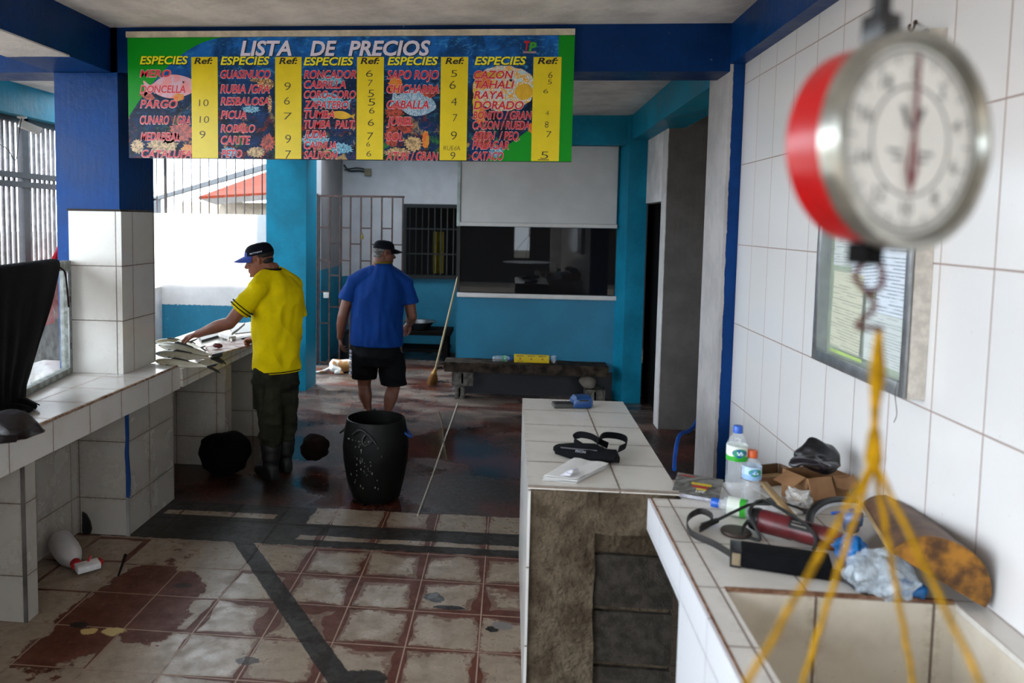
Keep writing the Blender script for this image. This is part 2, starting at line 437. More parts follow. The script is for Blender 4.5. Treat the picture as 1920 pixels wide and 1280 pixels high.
    rough = s.m2('ADD', s.m2('MULTIPLY', r_t, s.m2('SUBTRACT', 1.0, back)), s.m2('MULTIPLY', r_c, back))
    rough = s.m2('ADD', rough, s.m2('MULTIPLY', s.m2('MULTIPLY', conc, s.m2('SUBTRACT', 1.0, back)), .2))
    hgt = s.m2('SUBTRACT', s.m2('MULTIPLY', n_mid, .5), s.m2('MULTIPLY', s.m2('MAXIMUM', grout, worn), s.m2('SUBTRACT', .4, s.m2('MULTIPLY', back, .4))))
    hgt = s.m2('ADD', hgt, s.m2('MULTIPLY', s.m2('MULTIPLY', n_fine, s.m2('SUBTRACT', 1.0, wet)), .5))
    hgt = s.m2('MULTIPLY', hgt, s.m2('SUBTRACT', 1.0, s.m2('MULTIPLY', s.m2('MULTIPLY', conc, s.m2('SUBTRACT', 1.0, back)), .8)))
    s.bump(hgt, .4, .004)
    return s.out(col, rough, 0, .33)
FLOOR = floor_material()
struct('floor', bm1(-4.4, 2.4, -3, 11.0, -.1, 0), FLOOR)
struct('ground', bm1(-60, 60, -40, 90, -.3, -.12), MAT('pale_dusty_ground', '6a655d', .9, ns=1.5))

# ---- ceilings, beams, columns
struct('ceiling', MB().box(-2.74, 2.4, -3, 8.5, 2.95, 3.08).box(-2.74, 2.4, 9.6, 11.0, 2.95, 3.08).box(-.56, 2.4, 8.5, 9.6, 2.95, 3.08), CEIL)  # unseen gap left in the slab to let daylight into the far room
struct('wall_sun_block', bm1(-2.74, 2.4, 8.3, 8.4, 3.085, 5.2), WHITE_WALL)  # unseen wall added above the roof to keep sun out of the gap
struct('ceiling_porch', bm1(-4.5, -2.745, 1.0, 6.95, 2.951, 3.08), CEIL)
def two_tone(name, a, b, axis, thr, amp, ns=6, inv=False):     # painted up to a ragged border
    s = N(name); p = s.sep(s.pos())
    v = s.m2('ADD', p[axis], s.m2('MULTIPLY', s.m2('SUBTRACT', s.noise(ns, 5, .65), .5), amp))
    m = s.mr(v, thr - .002, thr + .002)
    f = s.noise(4, 6, .65); st = s.noise(1, 4, .6, s.scaled(s.pos(), (40, 40, 5)))
    ca = s.mix(s.mr(f, .3, .7), tuple(k * .75 for k in lin(a)), lin(a)); cb = s.mix(s.mr(f, .3, .7), tuple(k * .72 for k in lin(b)), lin(b))
    ca = s.mix(s.m2('MULTIPLY', s.mr(st, .5, .75), .4), ca, tuple(k * .55 for k in lin(a)))
    s.bump(s.m2('ADD', s.noise(18, 4), st), .5, .006)
    return s.out(s.mix(m, ca, cb), .5, 0, .15)
COLR = two_tone('blue_column_with_bare_side', 'b9b4b2', '063a78', 0, 1.198, .02, 9)
struct('column_right', bm1(1.18, 1.45, 4.45, 4.89, 0, 2.95), COLR, 'blue column with a bare pale side at the end of the right tiled wall', 'column')
UNDER = two_tone('beam_underside', 'c9c6c4', '063a78', 1, 4.02, .04)
struct('beam_header', MB().box(-4.5, 1.18, 4.45, 4.72, 2.69, 2.95), BLUE_DK, 'dark blue header beam behind the price board', 'beam')
mb = MB().box(-2.735, -2.375, -3, 4.45, 2.70, 2.95).box(-2.735, -2.375, -3, 4.449, 2.692, 2.70, 1)
struct('beam_left', mb, [BLUE_DK, UNDER], 'dark blue ceiling beam above the left counter', 'beam')
struct('beam_right', bm1(1.18, 1.46, -3, 4.45, 2.73, 2.95), BLUE, 'blue beam along the top of the right tiled wall', 'beam')
struct('column_left', MB().box(-2.73, -2.335, 4.45, 4.90, .8935, 2.95), BLUE, 'blue square column standing on the left tiled counter', 'column')
struct('trim_1', MB().box(-2.645, -2.315, 4.43, 4.86, .893, 1.872).box(-2.66, -2.325, 4.44, 4.865, 1.872, 1.885, 1), [TILE_PIL, GREY_PLASTER], 'white tile cladding round the foot of the blue left column', 'tile cladding')
struct('beam_teal_side', bm1(1.2, 1.5, 4.89, 8.12, 2.695, 2.95), TEAL, 'teal beam running back from the right column', 'beam')
struct('beam_teal_back', bm1(-4.5, 1.2, 8.10, 8.38, 2.65, 2.95), TEAL, 'teal beam above the shuttered kiosk window', 'beam')
struct('beam_teal_left', bm1(-2.6, -2.25, 4.9, 8.10, 2.70, 2.95), TEAL, 'teal beam between the left column and the teal column', 'beam')
struct('beam_porch', bm1(-4.5, -4.17, 4.72, 8.10, 2.69, 2.95), TEAL, 'teal beam above the slatted porch screen', 'beam')
struct('column_teal_left', bm1(-2.6, -2.165, 8.06, 8.50, 0, 2.65), TEAL, 'teal column behind the man in yellow', 'column')
v = [(1.105, 8.25), (1.178, 8.05), (1.37, 8.05), (1.37, 8.5), (1.105, 8.5)]
struct('column_teal_right', MB().add(prism([(x, y, 0) for x, y in v], (0, 0, 2.95))), TEAL, 'teal column right of the kiosk window', 'column')

# ---- walls
struct('wall_right', bm1(1.26, 1.46, -3, 4.45, 0, 2.95), TILE_WALL)
struct('wall_passage', bm1(2.0, 2.15, 4.89, 11, 0, 2.95), GREY_PLASTER)
PIER = two_tone('pale_pier_side', 'd2cecb', '5d5956', 0, 1.368, .012, 14)  # pale on the left side, grey on the front
mb = MB().box(1.36, 2.0, 7.05, 7.25, 0, 2.95, 0).box(1.36, 1.46, 7.25, 8.06, 2.06, 2.95, 1)
struct('wall_pier', mb, [PIER, WHITE_WALL])
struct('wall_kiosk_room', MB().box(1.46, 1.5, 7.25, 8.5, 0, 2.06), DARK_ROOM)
struct('wall_leak_block', bm1(-2.6, 2.2, 11.7, 11.8, 0, 3.1), DARK_ROOM)  # unseen end wall added to stop daylight leaking in past the doorway
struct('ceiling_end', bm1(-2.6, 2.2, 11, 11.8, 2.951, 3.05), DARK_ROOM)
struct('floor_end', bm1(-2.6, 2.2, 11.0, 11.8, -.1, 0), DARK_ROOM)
TW = wall_two('teal_dado_wall', '1285aa', 'd3cfcf', 1.07, .5, '4f6f78')
struct('wall_back', MB().box(-.565, 1.12, 8.25, 8.40, 0, 1.05).box(-.565, 1.12, 8.25, 8.40, 1.80, 2.65), wall_two('teal_over_dark_shade_band', '070b16', '0f7799', .275, .5))  # low band: dark paint plus the bench's shadow put into the colour
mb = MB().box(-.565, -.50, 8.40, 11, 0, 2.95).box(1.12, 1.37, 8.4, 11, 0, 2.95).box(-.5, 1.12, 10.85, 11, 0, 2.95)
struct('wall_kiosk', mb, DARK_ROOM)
FARW = wall_two('far_wall_paint', '1d7f9d', 'd6d2d3', 1.055, .55, '5b8290')
x0, x1, z0, z1 = -1.505, -.70, 1.045, 2.085
struct('wall_far', MB().box(-2.48, x0, 10.8, 10.95, 0, 2.95).box(x1, -.565, 10.8, 10.95, 0, 2.95).box(x0, x1, 10.8, 10.95, 0, z0).box(x0, x1, 10.8, 10.95, z1, 2.95), FARW)
struct('wall_far_room', MB().box(x0 - .1, x1 + .1, 11.6, 11.65, .8, 2.3), DARK_ROOM)
struct('wall_far_left', bm1(-2.48, -2.38, 9.57, 10.8, 0, 2.95), wall_two('grey_and_teal_wall', '1b7c99', '8d8a8b', 1.21, .6))
YARDW = wall_two('yard_wall_paint', '1a7fa0', 'e6e4e2', .875, .6, 'a7c3cc')
struct('wall_yard', MB().box(-4.45, -2.6, 8.30, 8.45, -.1, 1.888), YARDW)
struct('trim_2', bm1(-3.98, -3.875, 7.95, 8.30, -.1, 1.07), WHITE_WALL)
struct('wall_porch', bm1(-4.45, -4.25, 3.4, 8.30, -.1, .93), GREY_PLASTER)
# street side behind the camera: open shop front between two piers
struct('wall_front', MB().box(-2.74, -1.7, -3.15, -3, 0, 2.95).box(1.0, 2.4, -3.15, -3, 0, 2.95).box(-1.7, 1.0, -3.15, -3, 2.5, 2.95), WHITE_WALL)

FAC = MAT('dark_street_facade', '2b2825', .9, ns=1.2)
struct('wall_unseen_street', MB().box(-9, .12, -9.3, -9, -.12, 2.7).box(.62, 9, -9.3, -9, -.12, 2.7).box(.12, .62, -9.3, -9, 2.1, 2.7).box(.12, .62, -9.3, -9, -.12, .7), FAC)  # unseen facade added so the kiosk glass reflects dark, with one bright gap
# ---- kiosk window
mb = MB().box(-.56, 1.115, 8.205, 8.249, 1.046, 1.092, 0, .004)
w = struct('window_1', MB().box(-.565, -.54, 8.26, 8.30, 1.09, 1.80).box(1.10, 1.12, 8.26, 8.30, 1.09, 1.80), BLACK_METAL, 'dark kiosk window pane above the teal wall', 'window')
obj('sill', mb, WHITE_PLAIN, w)
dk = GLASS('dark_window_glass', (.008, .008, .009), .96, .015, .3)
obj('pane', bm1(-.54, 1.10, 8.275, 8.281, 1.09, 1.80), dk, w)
t = thing('roller_shutter', 'white roller shutter panel above the dark kiosk window', 'shutter', (.28, 8.22, 1.8))
obj('panel', MB().box(-.535, 1.09, 8.205, 8.248, 1.845, 2.648, 0, .004), MAT('white_shutter_sheet', 'cfcfce', .45, var=.06, ns=3), t)
obj('bottom_rail', MB().box(-.545, 1.10, 8.19, 8.248, 1.803, 1.843, 0, .006), WHITE_PLAIN, t)
obj('guide_channel', MB().box(-.575, -.54, 8.19, 8.248, 1.80, 2.648, 0, .003), MAT('pale_green_channel', 'b9c9c4', .5), t)

# ---- barred window of the far room
w = struct('window_2', MB().box(x0, x0 + .05, 10.74, 10.82, z0, z1).box(x1 - .05, x1, 10.74, 10.82, z0, z1).box(x0 + .05, x1 - .05, 10.74, 10.82, z0, z0 + .05).box(x0 + .05, x1 - .05, 10.74, 10.82, z1 - .05, z1), BLACK_METAL, 'black barred window in the far wall', 'window')
for k in range(8):
    x = x0 + .05 + (x1 - x0 - .1) * (k + .5) / 8
    obj('bar', MB().tube([(x, 10.77, z0 + .04), (x, 10.77, z1 - .04)], .008, 6), BLACK_METAL, w)
for z in (1.38, 1.73): obj('crossbar', bm1(x0 + .04, x1 - .04, 10.755, 10.785, z, z + .02), BLACK_METAL, w)
obj('curtain', MB().add(sheet(lambda a, b: (-1.12 + a * .16, 11.1 + .02 * math.sin(a * 14), 1.1 + b * .6), 12, 2)), MAT('dull_yellow_cloth', '5a5012', .9), w)

# ---- bars over the yard wall
t = thing('window_grille', 'row of thin dark vertical bars above the sunlit yard wall', 'window bars', (-3.4, 8.36, 1.888))
for k in range(19):
    x = -4.35 + k * .1005
    obj('bar', MB().tube([(x, 8.36, 1.88), (x, 8.36, 2.66)], .0075 if k != 5 else .02, 6), MAT('thin_dark_bar', '2a2322', .6) if k == 0 else bpy.data.materials['thin_dark_bar'], t)
# ---- slatted porch screen
SLAT = MAT('weathered_grey_slats', '8f8a8c', .6, .1, ns=14, col2='6a6668')
RAILM = MAT('dark_grey_rail', '3c3b40', .55, .2)
t = thing('slatted_screen', 'grey slatted metal screen closing the porch on the far left', 'screen', (-4.3, 6.6, .93))
for k in range(46):
    y = 4.85 + k * .0735
    if abs(y - 6.52) < .06: continue
    obj('slat', bm1(-4.33, -4.31, y, y + .034, .93, 2.66, 0, .003), SLAT, t)
obj('post', bm1(-4.34, -4.28, 6.49, 6.57, .93, 2.69), RAILM, t)
for z in (2.165, 2.085): obj('rail', bm1(-4.31, -4.27, 4.75, 8.1, z, z + .05), RAILM, t)
for z in (2.645,): obj('top_rail', bm1(-4.34, -4.28, 4.75, 8.1, z, 2.69), RAILM, t)

# ---- iron gate of the far room
t = thing('iron_gate', 'rusty brown open bar gate standing at the far room entrance', 'gate', (-1.88, 9.57, 0))
gx = [-2.40 + k * .132 for k in range(9)]
for i, x in enumerate(gx):
    obj('bar', bm1(x - .009, x + .009, 9.561, 9.579, .02, 2.15), RUST_METAL, t)
for z in (.02, 2.13): obj('frame_rail', bm1(gx[0] - .02, gx[-1] + .02, 9.56, 9.58, z, z + .025), RUST_METAL, t)
obj('post', bm1(-2.445, -2.42, 9.55, 9.59, 0, 2.17), RUST_METAL, t)
for i in range(8):
    for k in range(5):
        z = (1.74, 1.33, .93, .53, 2.3)[k] + (.21 if i % 2 else 0)
        if i % 2 and k == 0: continue
        if z < 2.1: obj('crossbar', bm1(gx[i], gx[i + 1], 9.563, 9.577, z, z + .016), RUST_METAL, t)
obj('lock_plate', bm1(gx[0] + .06, gx[0] + .13, 9.545, 9.595, .86, .93, 0, .005), MAT('pale_lock', 'b5b0a8', .5), t)
tag(obj('padlock', MB().box(-1.86, -1.835, 9.53, 9.56, 1.61, 1.66, 0, .004).tube(bez([(-1.856, 9.545, 1.655), (-1.856, 9.545, 1.68), (-1.84, 9.545, 1.68), (-1.84, 9.545, 1.655)], 10), .004, 6), MAT('brass', 'b08d3c', .3, .9)), 'small brass padlock hanging on the iron gate', 'padlock')

# ---- what lies beyond the yard
t = thing('house', 'house with an orange tiled roof beyond the yard bars', 'house', (-5.6, 17, 0))
obj('wall', bm1(-7.4, -4.2, 16.6, 19, -.12, 2.2), MAT('house_wall', '9a9184', .8), t)
TILED = MAT('orange_roof_tiles', '521c0b', .8, ns=20, bump=.8, bs=14, bd=.03)
obj('roof', MB().add(prism([(-6.6, 15.9, 2.24), (-3.9, 15.9, 2.42), (-3.9, 18, 3.0), (-5.6, 18, 2.98)], (0, 0, .06))), TILED, t)
obj('fascia', MB().add(prism([(-6.2, 15.88, 2.13), (-3.9, 15.88, 2.36), (-3.9, 15.88, 2.44), (-6.6, 15.88, 2.24)], (0, .04, 0))), MAT('grey_fascia', '3d3b3a', .7), t)
tag(obj('awning_beam', MB().add(prism([(-5.75, 12, 2.10), (-3.4, 12, 2.76), (-3.4, 12, 2.86), (-5.75, 12, 2.16)], (0, .12, 0))).box(-5.75, -5.65, 12, 12.12, -.2, 2.14), MAT('galvanised_beam', '42474d', .6, .3, ns=30)), 'sloping grey metal beam seen through the yard bars', 'beam')
t = thing('tree', 'light green leafy tree behind the far house', 'tree', (-5.3, 21, -.12))
obj('trunk', MB().tube([(-5.3, 21, -.12), (-5.25, 21, 1.2), (-5.3, 21.1, 2.0)], [.12, .1, .05], 8), MAT('bark', '4a3b2b', .9), t)
mb = MB()
for k in range(420):
    a = random.uniform(0, 2 * PI); r = random.random() ** .5 * 1.5; h = random.uniform(1.3, 2.7)
    c = Vector((-5.3 + r * math.cos(a), 21 + r * math.sin(a) * .7, h)); M = Euler((random.uniform(-1, 1), random.uniform(-1, 1), a)).to_matrix()
    mb.add(([c + M @ Vector(q) for q in ((-.12, 0, 0), (0, -.05, .01), (.12, 0, 0), (0, .05, .01))], [(0, 1, 2, 3)]))
o = obj('foliage', mb, MAT('bright_leaves', '6f8f2e', .7), t); o['kind'] = 'stuff'

# ------------------------------------------------------------------ counters
t = thing('tiled_counter', 'long white tiled counter on the left, carrying the blue column', 'counter', (-2.5, 3.5, 0))
mb = MB().box(-3.05, -2.12, 1.0, 4.79, .735, .892).box(-2.127, -2.114, 1.0, 4.79, .884, .8945, 1)
obj('worktop', mb, [TILE_CTR, MAT('brown_grout_edge', '6a4a38', .8, ns=40, col2='a08a76')], t)
obj('partition', MB().box(-3.0, -2.145, 3.20, 3.285, 0, .735).box(-2.158, -2.142, 3.196, 3.205, 0, .735, 1), [TILE_BASE, GREY_PLASTER], t)
mb = MB().box(-3.0, -2.165, 4.18, 4.788, 0, .735, 0)
obj('partition', mb, TILE_BASE, t)
obj('plaster_edge', MB().add(rough_up(box(-2.175, -2.158, 4.172, 4.19, 0, .735), .008, 30, 8)), two_tone('blue_flaked_edge', '8f8d8b', '22447c', 2, .22, .25, 20), t)
obj('back_panel', bm1(-3.0, -2.475, 1.0, 4.18, 0, .735), TILE_BASE, t)
obj('partition', bm1(-3.0, -2.145, 1.9, 1.985, 0, .735), TILE_BASE, t)
t = thing('fish_counter', 'white tiled counter where fish are being cleaned', 'counter', (-2.8, 6.4, 0))
TILE_F = TILE('fish_counter_tiles', 'cdcac3', (.25, .20, .30), (-2.35, 4.86, .49), '7a5a44', .004, .14, .3, '77664f')
obj('worktop', bm1(-2.72, -2.10, 4.792, 7.05, .745, .862), TILE_F, t)
obj('partition', bm1(-2.68, -2.085, 5.49, 5.62, 0, .745), TILE_BASE, t)
obj('partition', bm1(-2.68, -2.09, 6.3, 6.43, 0, .745), TILE_BASE, t)
obj('partition', bm1(-2.68, -2.09, 6.9, 7.03, 0, .745), TILE_BASE, t)
obj('back_panel', bm1(-2.70, -2.62, 4.80, 7.03, 0, .745), TILE_BASE, t)

# ---- right: half-broken block counter
CONC = MAT('rough_broken_concrete', '5f5445', .95, ns=9, var=.3, col2='41372b', bump=.9, bs=45, bd=.02)
BLOCK = MAT('grey_cinder_block', '423d37', .95, ns=24, col2='2f2b26', bump=.8, bs=130, bd=.006)
t = thing('block_counter', 'tile-topped counter with a bare broken concrete end', 'counter', (.35, 3.5, 0))
obj('tile_top', MB().box(.083, .625, 2.786, 4.21, .872, .884), TILE_PED, t)
obj('side_tiles', MB().box(.083, .093, 2.775, 4.21, 0, .867), TILE('pedestal_side_tiles', 'c9c6c3', (0, .3, .3), (0, 2.79, .58), '54402f', .004, .2, .2), t)
obj('concrete_end', MB().add(rough_up(box(.094, .335, 2.788, 2.95, 0, .872), .012, 9, 14)).add(rough_up(box(.30, .615, 2.788, 2.95, .72, .872), .016, 8, 10, 3)), CONC, t, sharp=60)
for i, z in enumerate((.0, .215, .43)):
    xs = (.335, .62) if i % 2 == 0 else (.335, .62)
    obj('cinder_block', MB().add(rough_up(box(xs[0], xs[1], 2.805, 2.98, z + .006, z + .20), .004, 22, 6, i)), BLOCK, t)
    if z < .01: pass
obj('mortar', MB().add(rough_up(box(.33, .615, 2.825, 2.97, 0, .73), .006, 20, 10)), CONC, t)
obj('core', bm1(.095, .615, 2.96, 4.20, 0, .866), CONC, t)

# ---- right: sink counter
t = thing('sink_counter', 'white tiled counter with a deep basin along the right wall', 'sink', (.9, 2.0, 0))
Z = .86
RIM = MAT('brown_grout_rim', '5f3b2b', .8, ns=30, col2='8a6a55')
mb = MB().box(.525, 1.258, 2.10, 2.782, Z - .115, Z, 0).box(.632, 1.258, 2.782, 3.0, Z - .115, Z, 0).box(.525, .600, .2, 2.10, Z - .02, Z, 0).box(1.19, 1.258, .2, 2.10, Z - .02, Z, 0)
obj('worktop', mb, TILE_SINK, t)
obj('rim_edge', MB().box(.60, 1.19, 2.092, 2.104, Z - .008, Z + .0025).box(.522, .528, .2, 2.782, Z - .006, Z + .001), RIM, t)
obj('apron', MB().box(.513, .524, 2.24, 2.782, Z - .115, Z - .002).box(.513, .524, .2, 2.24, 0, Z - .002), TILE_APRON, t)
INN = TILE('basin_tiles', 'cfc5b4', (.30, .34, 0), (.535, 2.10, .55), '4a3022', .005, .16, .35, '8b7c63')
mb = MB().box(.60, 1.19, 2.085, 2.10, .5, Z - .006).box(.594, .602, .2, 2.09, .5, Z - .02).box(1.188, 1.198, .2, 2.09, .5, Z - .02).box(.60, 1.19, .2, 2.09, .48, .5).box(.6, 1.19, .18, .2, .5, Z - .02)
obj('basin', mb, INN, t)
obj('base', bm1(.53, 1.255, .2, 2.09, 0, .47), CONC, t)

# ------------------------------------------------------------------ price board
BY = 4.40
bx0, bx1, bz0, bz1 = -2.245, .327, 2.187, 2.878
def bpt(u, v, off=0.0):              # board coordinates from the lettering's place on it
    q = at(u, v, BY); return Vector((q.x, BY - off, q.z))
t = thing('price_board', 'green and blue fish price board hanging from the header beam', 'sign', ((bx0 + bx1) / 2, BY, bz0))
def art():
    s = N('printed_reef'); p = s.sep(s.pos())
    u = s.m2('DIVIDE', s.m2('SUBTRACT', p[0], bx0), bx1 - bx0); v = s.m2('DIVIDE', s.m2('SUBTRACT', p[2], bz0), bz1 - bz0)
    n1 = s.noise(5, 6, .7, None, .8); n2 = s.noise(14, 5, .7, None, 1.2); n3 = s.noise(40, 3, .6)
    deep = s.mix(s.mr(n1, .35, .65), lin('040810'), lin('08305f'))
    deep = s.mix(s.m2('MULTIPLY', s.mr(v, .45, 1.0), s.mr(n1, .4, .6, .3, .9)), deep, lin('1a6cc0'))
    deep = s.mix(s.m2('MULTIPLY', s.mr(s.noise(1, 4, .6, s.scaled(s.pos(), (16, 16, 40)), 1.2), .56, .66), s.mr(v, .2, 1, .1, .7)), deep, lin('3f93c4'))
    low = s.m2('MULTIPLY', s.mr(v, .12, .6, 1, 0), s.mr(n2, .50, .60))
    cn = s.noise(7, 2, .5, None, 0, True)
    hue = s.mix(s.mr(s.sep(cn)[0], .42, .5), lin('0c1212'), lin('7d2a1c')); hue = s.mix(s.mr(s.sep(cn)[1], .55, .6), hue, lin('a58a5c')); hue = s.mix(s.mr(s.sep(cn)[2], .55, .62), hue, lin('2a6b3a'))
    hue = s.mix(s.m2('MULTIPLY', s.mr(n3, .5, .62), .7), hue, lin('0b0d10'))
    c = s.mix(low, deep, hue)
    green = s.mr(n1, .2, .8, 0, .01)
    # green corner swoosh, right band and lower wedge
    d = s.m2('ADD', s.m2('POWER', s.m2('MAXIMUM', s.m2('SUBTRACT', .36, u), 0.0), .55), s.m2('MULTIPLY', v, 0.0))
    lim = s.m2('SUBTRACT', 1.0, s.m2('MULTIPLY', s.m2('POWER', s.m2('MAXIMUM', s.m2('DIVIDE', s.m2('SUBTRACT', .235, u), .235), 0.0), 2.0), .66))
    g1 = s.m2('MULTIPLY', s.m2('GREATER_THAN', v, lim), s.m2('LESS_THAN', u, .236))
    g2 = s.m2('GREATER_THAN', u, .966)
    lim2 = s.m2('MULTIPLY', s.m2('SUBTRACT', u, .815), 2.75)
    g3 = s.m2('MULTIPLY', s.m2('LESS_THAN', v, lim2), s.m2('GREATER_THAN', u, .80))
    c = s.mix(s.m2('MAXIMUM', g1, s.m2('MAXIMUM', g2, g3)), c, lin('0c8a1d'))
    return s.out(c, .35, 0, .2)
obj('panel', bm1(bx0, bx1, BY, BY + .012, bz0, bz1), art(), t)
obj('frame', MB().box(bx0, bx1, BY + .012, BY + .04, bz0, bz0 + .03).box(bx0, bx1, BY + .012, BY + .04, bz1 - .03, bz1), BLACK_METAL, t)
obj('top_batten', bm1(bx0 - .005, bx1, BY - .01, BY + .045, bz1 + .001, bz1 + .034), CREAM, t)
obj('yellow_strip', MB(), MAT('yellow_print', 'e2cb05', .3, var=.05), t) if 0 else None
YEL = MAT('yellow_print', 'dfc806', .3, var=.05, bump=0)
for a, b in ((358.8, 408), (516, 565.5), (669.6, 720), (827, 878), (1000.5, 1053)):
    p0, p1 = bpt(a, 107), bpt(b, 107); lo = bz0 + .002; top = bpt(a, 107).z
    obj('price_strip', bm1(p0.x, p1.x, BY - .0012, BY, lo, top), YEL, t)
# flat printed fish, coral and turtle
def fish_pts(cx, cz, L, H, flip=1, rot=0.0):
    pr = [(-.5, 0), (-.42, .16), (-.25, .38), (0, .5), (.2, .36), (.33, .14), (.38, .1), (.5, .38), (.46, 0), (.5, -.38), (.38, -.1), (.33, -.14), (.2, -.34), (0, -.46), (-.25, -.36), (-.42, -.17)]
    out = []
    for a, b in pr:
        x, z = a * L * flip, b * H; out.append((cx + x * math.cos(rot) - z * math.sin(rot), cz + x * math.sin(rot) + z * math.cos(rot)))
    return out
def flat(pts, off, mi=0): return prism([(x, BY - off, z) for x, z in pts], (0, off * .5, 0)), mi
def smooth_poly(pts, n=3):
    for _ in range(n):
        q = []
        for i in range(len(pts)):
            a, b = pts[i], pts[(i + 1) % len(pts)]; q += [(a[0] * .75 + b[0] * .25, a[1] * .75 + b[1] * .25), (a[0] * .25 + b[0] * .75, a[1] * .25 + b[1] * .75)]
        pts = q
    return pts
def print_mat(name, c1, c2, sc, c3=None):
    s = N(name); n = s.noise(sc, 3, .6, None, .6); c = s.mix(s.mr(n, .42, .58), lin(c1), lin(c2))
    if c3: c = s.mix(s.mr(s.noise(sc * 3, 2, .5), .55, .6), c, lin(c3))
    return s.out(c, .3)
PINK = print_mat('pink_fish_print', 'd98a8c', 'c9a4b4', 22); ORN = print_mat('orange_print', 'd6641c', 'c98a2a', 30); SIL = print_mat('silver_fish_print', '7fa8c4', 'b4c6d2', 60, '2d4a66')
TURT = print_mat('turtle_print', 'b3762a', '4d3a20', 40, 'd9cfa8'); YF = print_mat('spotted_fish_print', 'a9c2cc', 'd99a1c', 45, 'e8e2c8'); COR = print_mat('coral_print', 'b5432c', '6f2118', 50); SAND = print_mat('pale_coral_print', 'c9a877', '7d6647', 60); LBL = print_mat('pale_blue_fish_print', '4f9fc0', '2b6d8c', 60, 'b9d6dd')
artm = [PINK, ORN, SIL, TURT, YF, COR, SAND, LBL, MAT('printed_fin_yellow', 'e0b020', .3, bump=0), MAT('printed_black', '0c0c0e', .3, bump=0)]
def add_art(px, py, L, H, mi, flip=1, rot=0, off=.0006):
    c = bpt(px, py); obj('printed_fish', MB().add(flat(smooth_poly(fish_pts(c.x, c.z, L, H, flip, rot), 2), off)[0]), artm[mi], t, False)
def add_blob(px, py, rx, rz, mi, k=14, amp=.25, off=.0007, seed=0):
    c = bpt(px, py); rr = random.Random(seed)
    pts = []
    for i in range(k * 2):
        q = 2 * PI * i / (k * 2); m = 1 + amp * (1 if i % 2 else -1) * rr.random(); pts.append((c.x + rx * m * math.cos(q), c.z + rz * m * math.sin(q)))
    obj('printed_motif', MB().add(flat(smooth_poly(pts, 1), off)[0]), artm[mi], t, False)
add_art(322, 163, .35, .15, 0, -1, .05); add_blob(335, 182, .035, .022, 1, 5, .3, .0008, 3); add_blob(344, 154, .006, .006, 9, 8, 0, .0009)
add_art(276, 180, .10, .05, 5, -1, -.3)
for i, (x, y, rx, rz, m) in enumerate(((340, 248, .075, .055, 5), (305, 272, .085, .05, 6), (258, 274, .04, .04, 6), (502, 268, .04, .05, 5), (742, 160, .04, .05, 1), (740, 210, .05, .05, 5), (775, 270, .05, .04, 6), (760, 235, .05, .045, 5), (1000, 240, .03, .03, 1), (318, 258, .06, .03, 5), (352, 280, .04, .03, 1), (430, 285, .05, .025, 7), (455, 240, .03, .03, 5), (480, 285, .05, .03, 6), (590, 262, .08, .035, 7), (640, 278, .07, .03, 7), (735, 255, .04, .06, 5), (745, 285, .07, .025, 6), (905, 262, .05, .05, 5), (930, 285, .04, .03, 7), (620, 150, .07, .03, 7), (900, 215, .03, .05, 1), (470, 205, .05, .02, 7))):
    if y < 400: add_blob(x, y, rx, rz, m, 16, .3, .0005, i)
add_art(776, 192, .27, .17, 2, -1, -.2); add_blob(806, 172, .05, .03, 5, 10, .3, .0007, 31); add_blob(798, 262, .02, .05, 1, 9, .2, .0007, 32); add_art(620, 190, .24, .10, 7, 1, -.15); add_art(640, 216, .16, .05, 8, 1, -.1)
add_blob(498, 158, .05, .035, 3, 10, .05, .0006, 4); add_blob(478, 150, .03, .012, 3, 8, .1, .0007, 5); add_blob(506, 195, .012, .05, 3, 8, .15, .0006, 6)
add_blob(945, 165, .175, .125, 4, 16, .06, .0006, 8); add_blob(982, 172, .05, .045, 8, 10, .08, .0007, 9); add_blob(905, 150, .05, .05, 1, 12, .2, .0007, 10); add_blob(893, 190, .02, .09, 8, 9, .3, .0007, 12); add_blob(925, 140, .05, .02, 8, 9, .3, .00075, 2); add_blob(958, 150, .009, .009, 9, 8, 0, .0008)
# lettering
def text_mesh(body, shear=.0, offset=0.0, font_res=3):
    cu = bpy.data.curves.new('lettering', 'FONT'); cu.body = body; cu.shear = shear; cu.offset = offset; cu.resolution_u = font_res; cu.size = 1
    ob = bpy.data.objects.new('lettering', cu); COL.objects.link(ob)
    dg = bpy.context.evaluated_depsgraph_get(); dg.update(); me = bpy.data.meshes.new_from_object(ob.evaluated_get(dg))
    v = [p.co.copy() for p in me.vertices]; f = [tuple(q.vertices) for q in me.polygons]
    bpy.data.objects.remove(ob, do_unlink=True); bpy.data.curves.remove(cu); bpy.data.meshes.remove(me)
    return v, f
def put_text(mb, body, x0, x1, ytop, ybase, mi=0, off=.002, shear=.22, offset=0.0, cap=.73):
    vf = text_mesh(body, shear, offset)
    if not vf[0]: return
    xs = [p.x for p in vf[0]]; lo, hi = min(xs), max(xs); zs = [p.y for p in vf[0]]
    a, b = bpt(x0, ybase), bpt(x1, ybase); tp = bpt(x0, ytop).z
    h = tp - a.z
    k = (b.x - a.x) / (hi - lo)
    M = lambda p: Vector((a.x + (p.x - lo) * k, BY - off, a.z + p.y * h / cap))
    mb.add(([M(p) for p in vf[0]], vf[1]), mi)
TXT_W = MAT('white_lettering', 'd9d3e6', .35, bump=0, var=.02); TXT_R = MAT('red_lettering', 'c8122c', .35, bump=0, var=.02); TXT_P = MAT('pale_letter_outline', 'd8b4b8', .35, bump=0, var=.02)
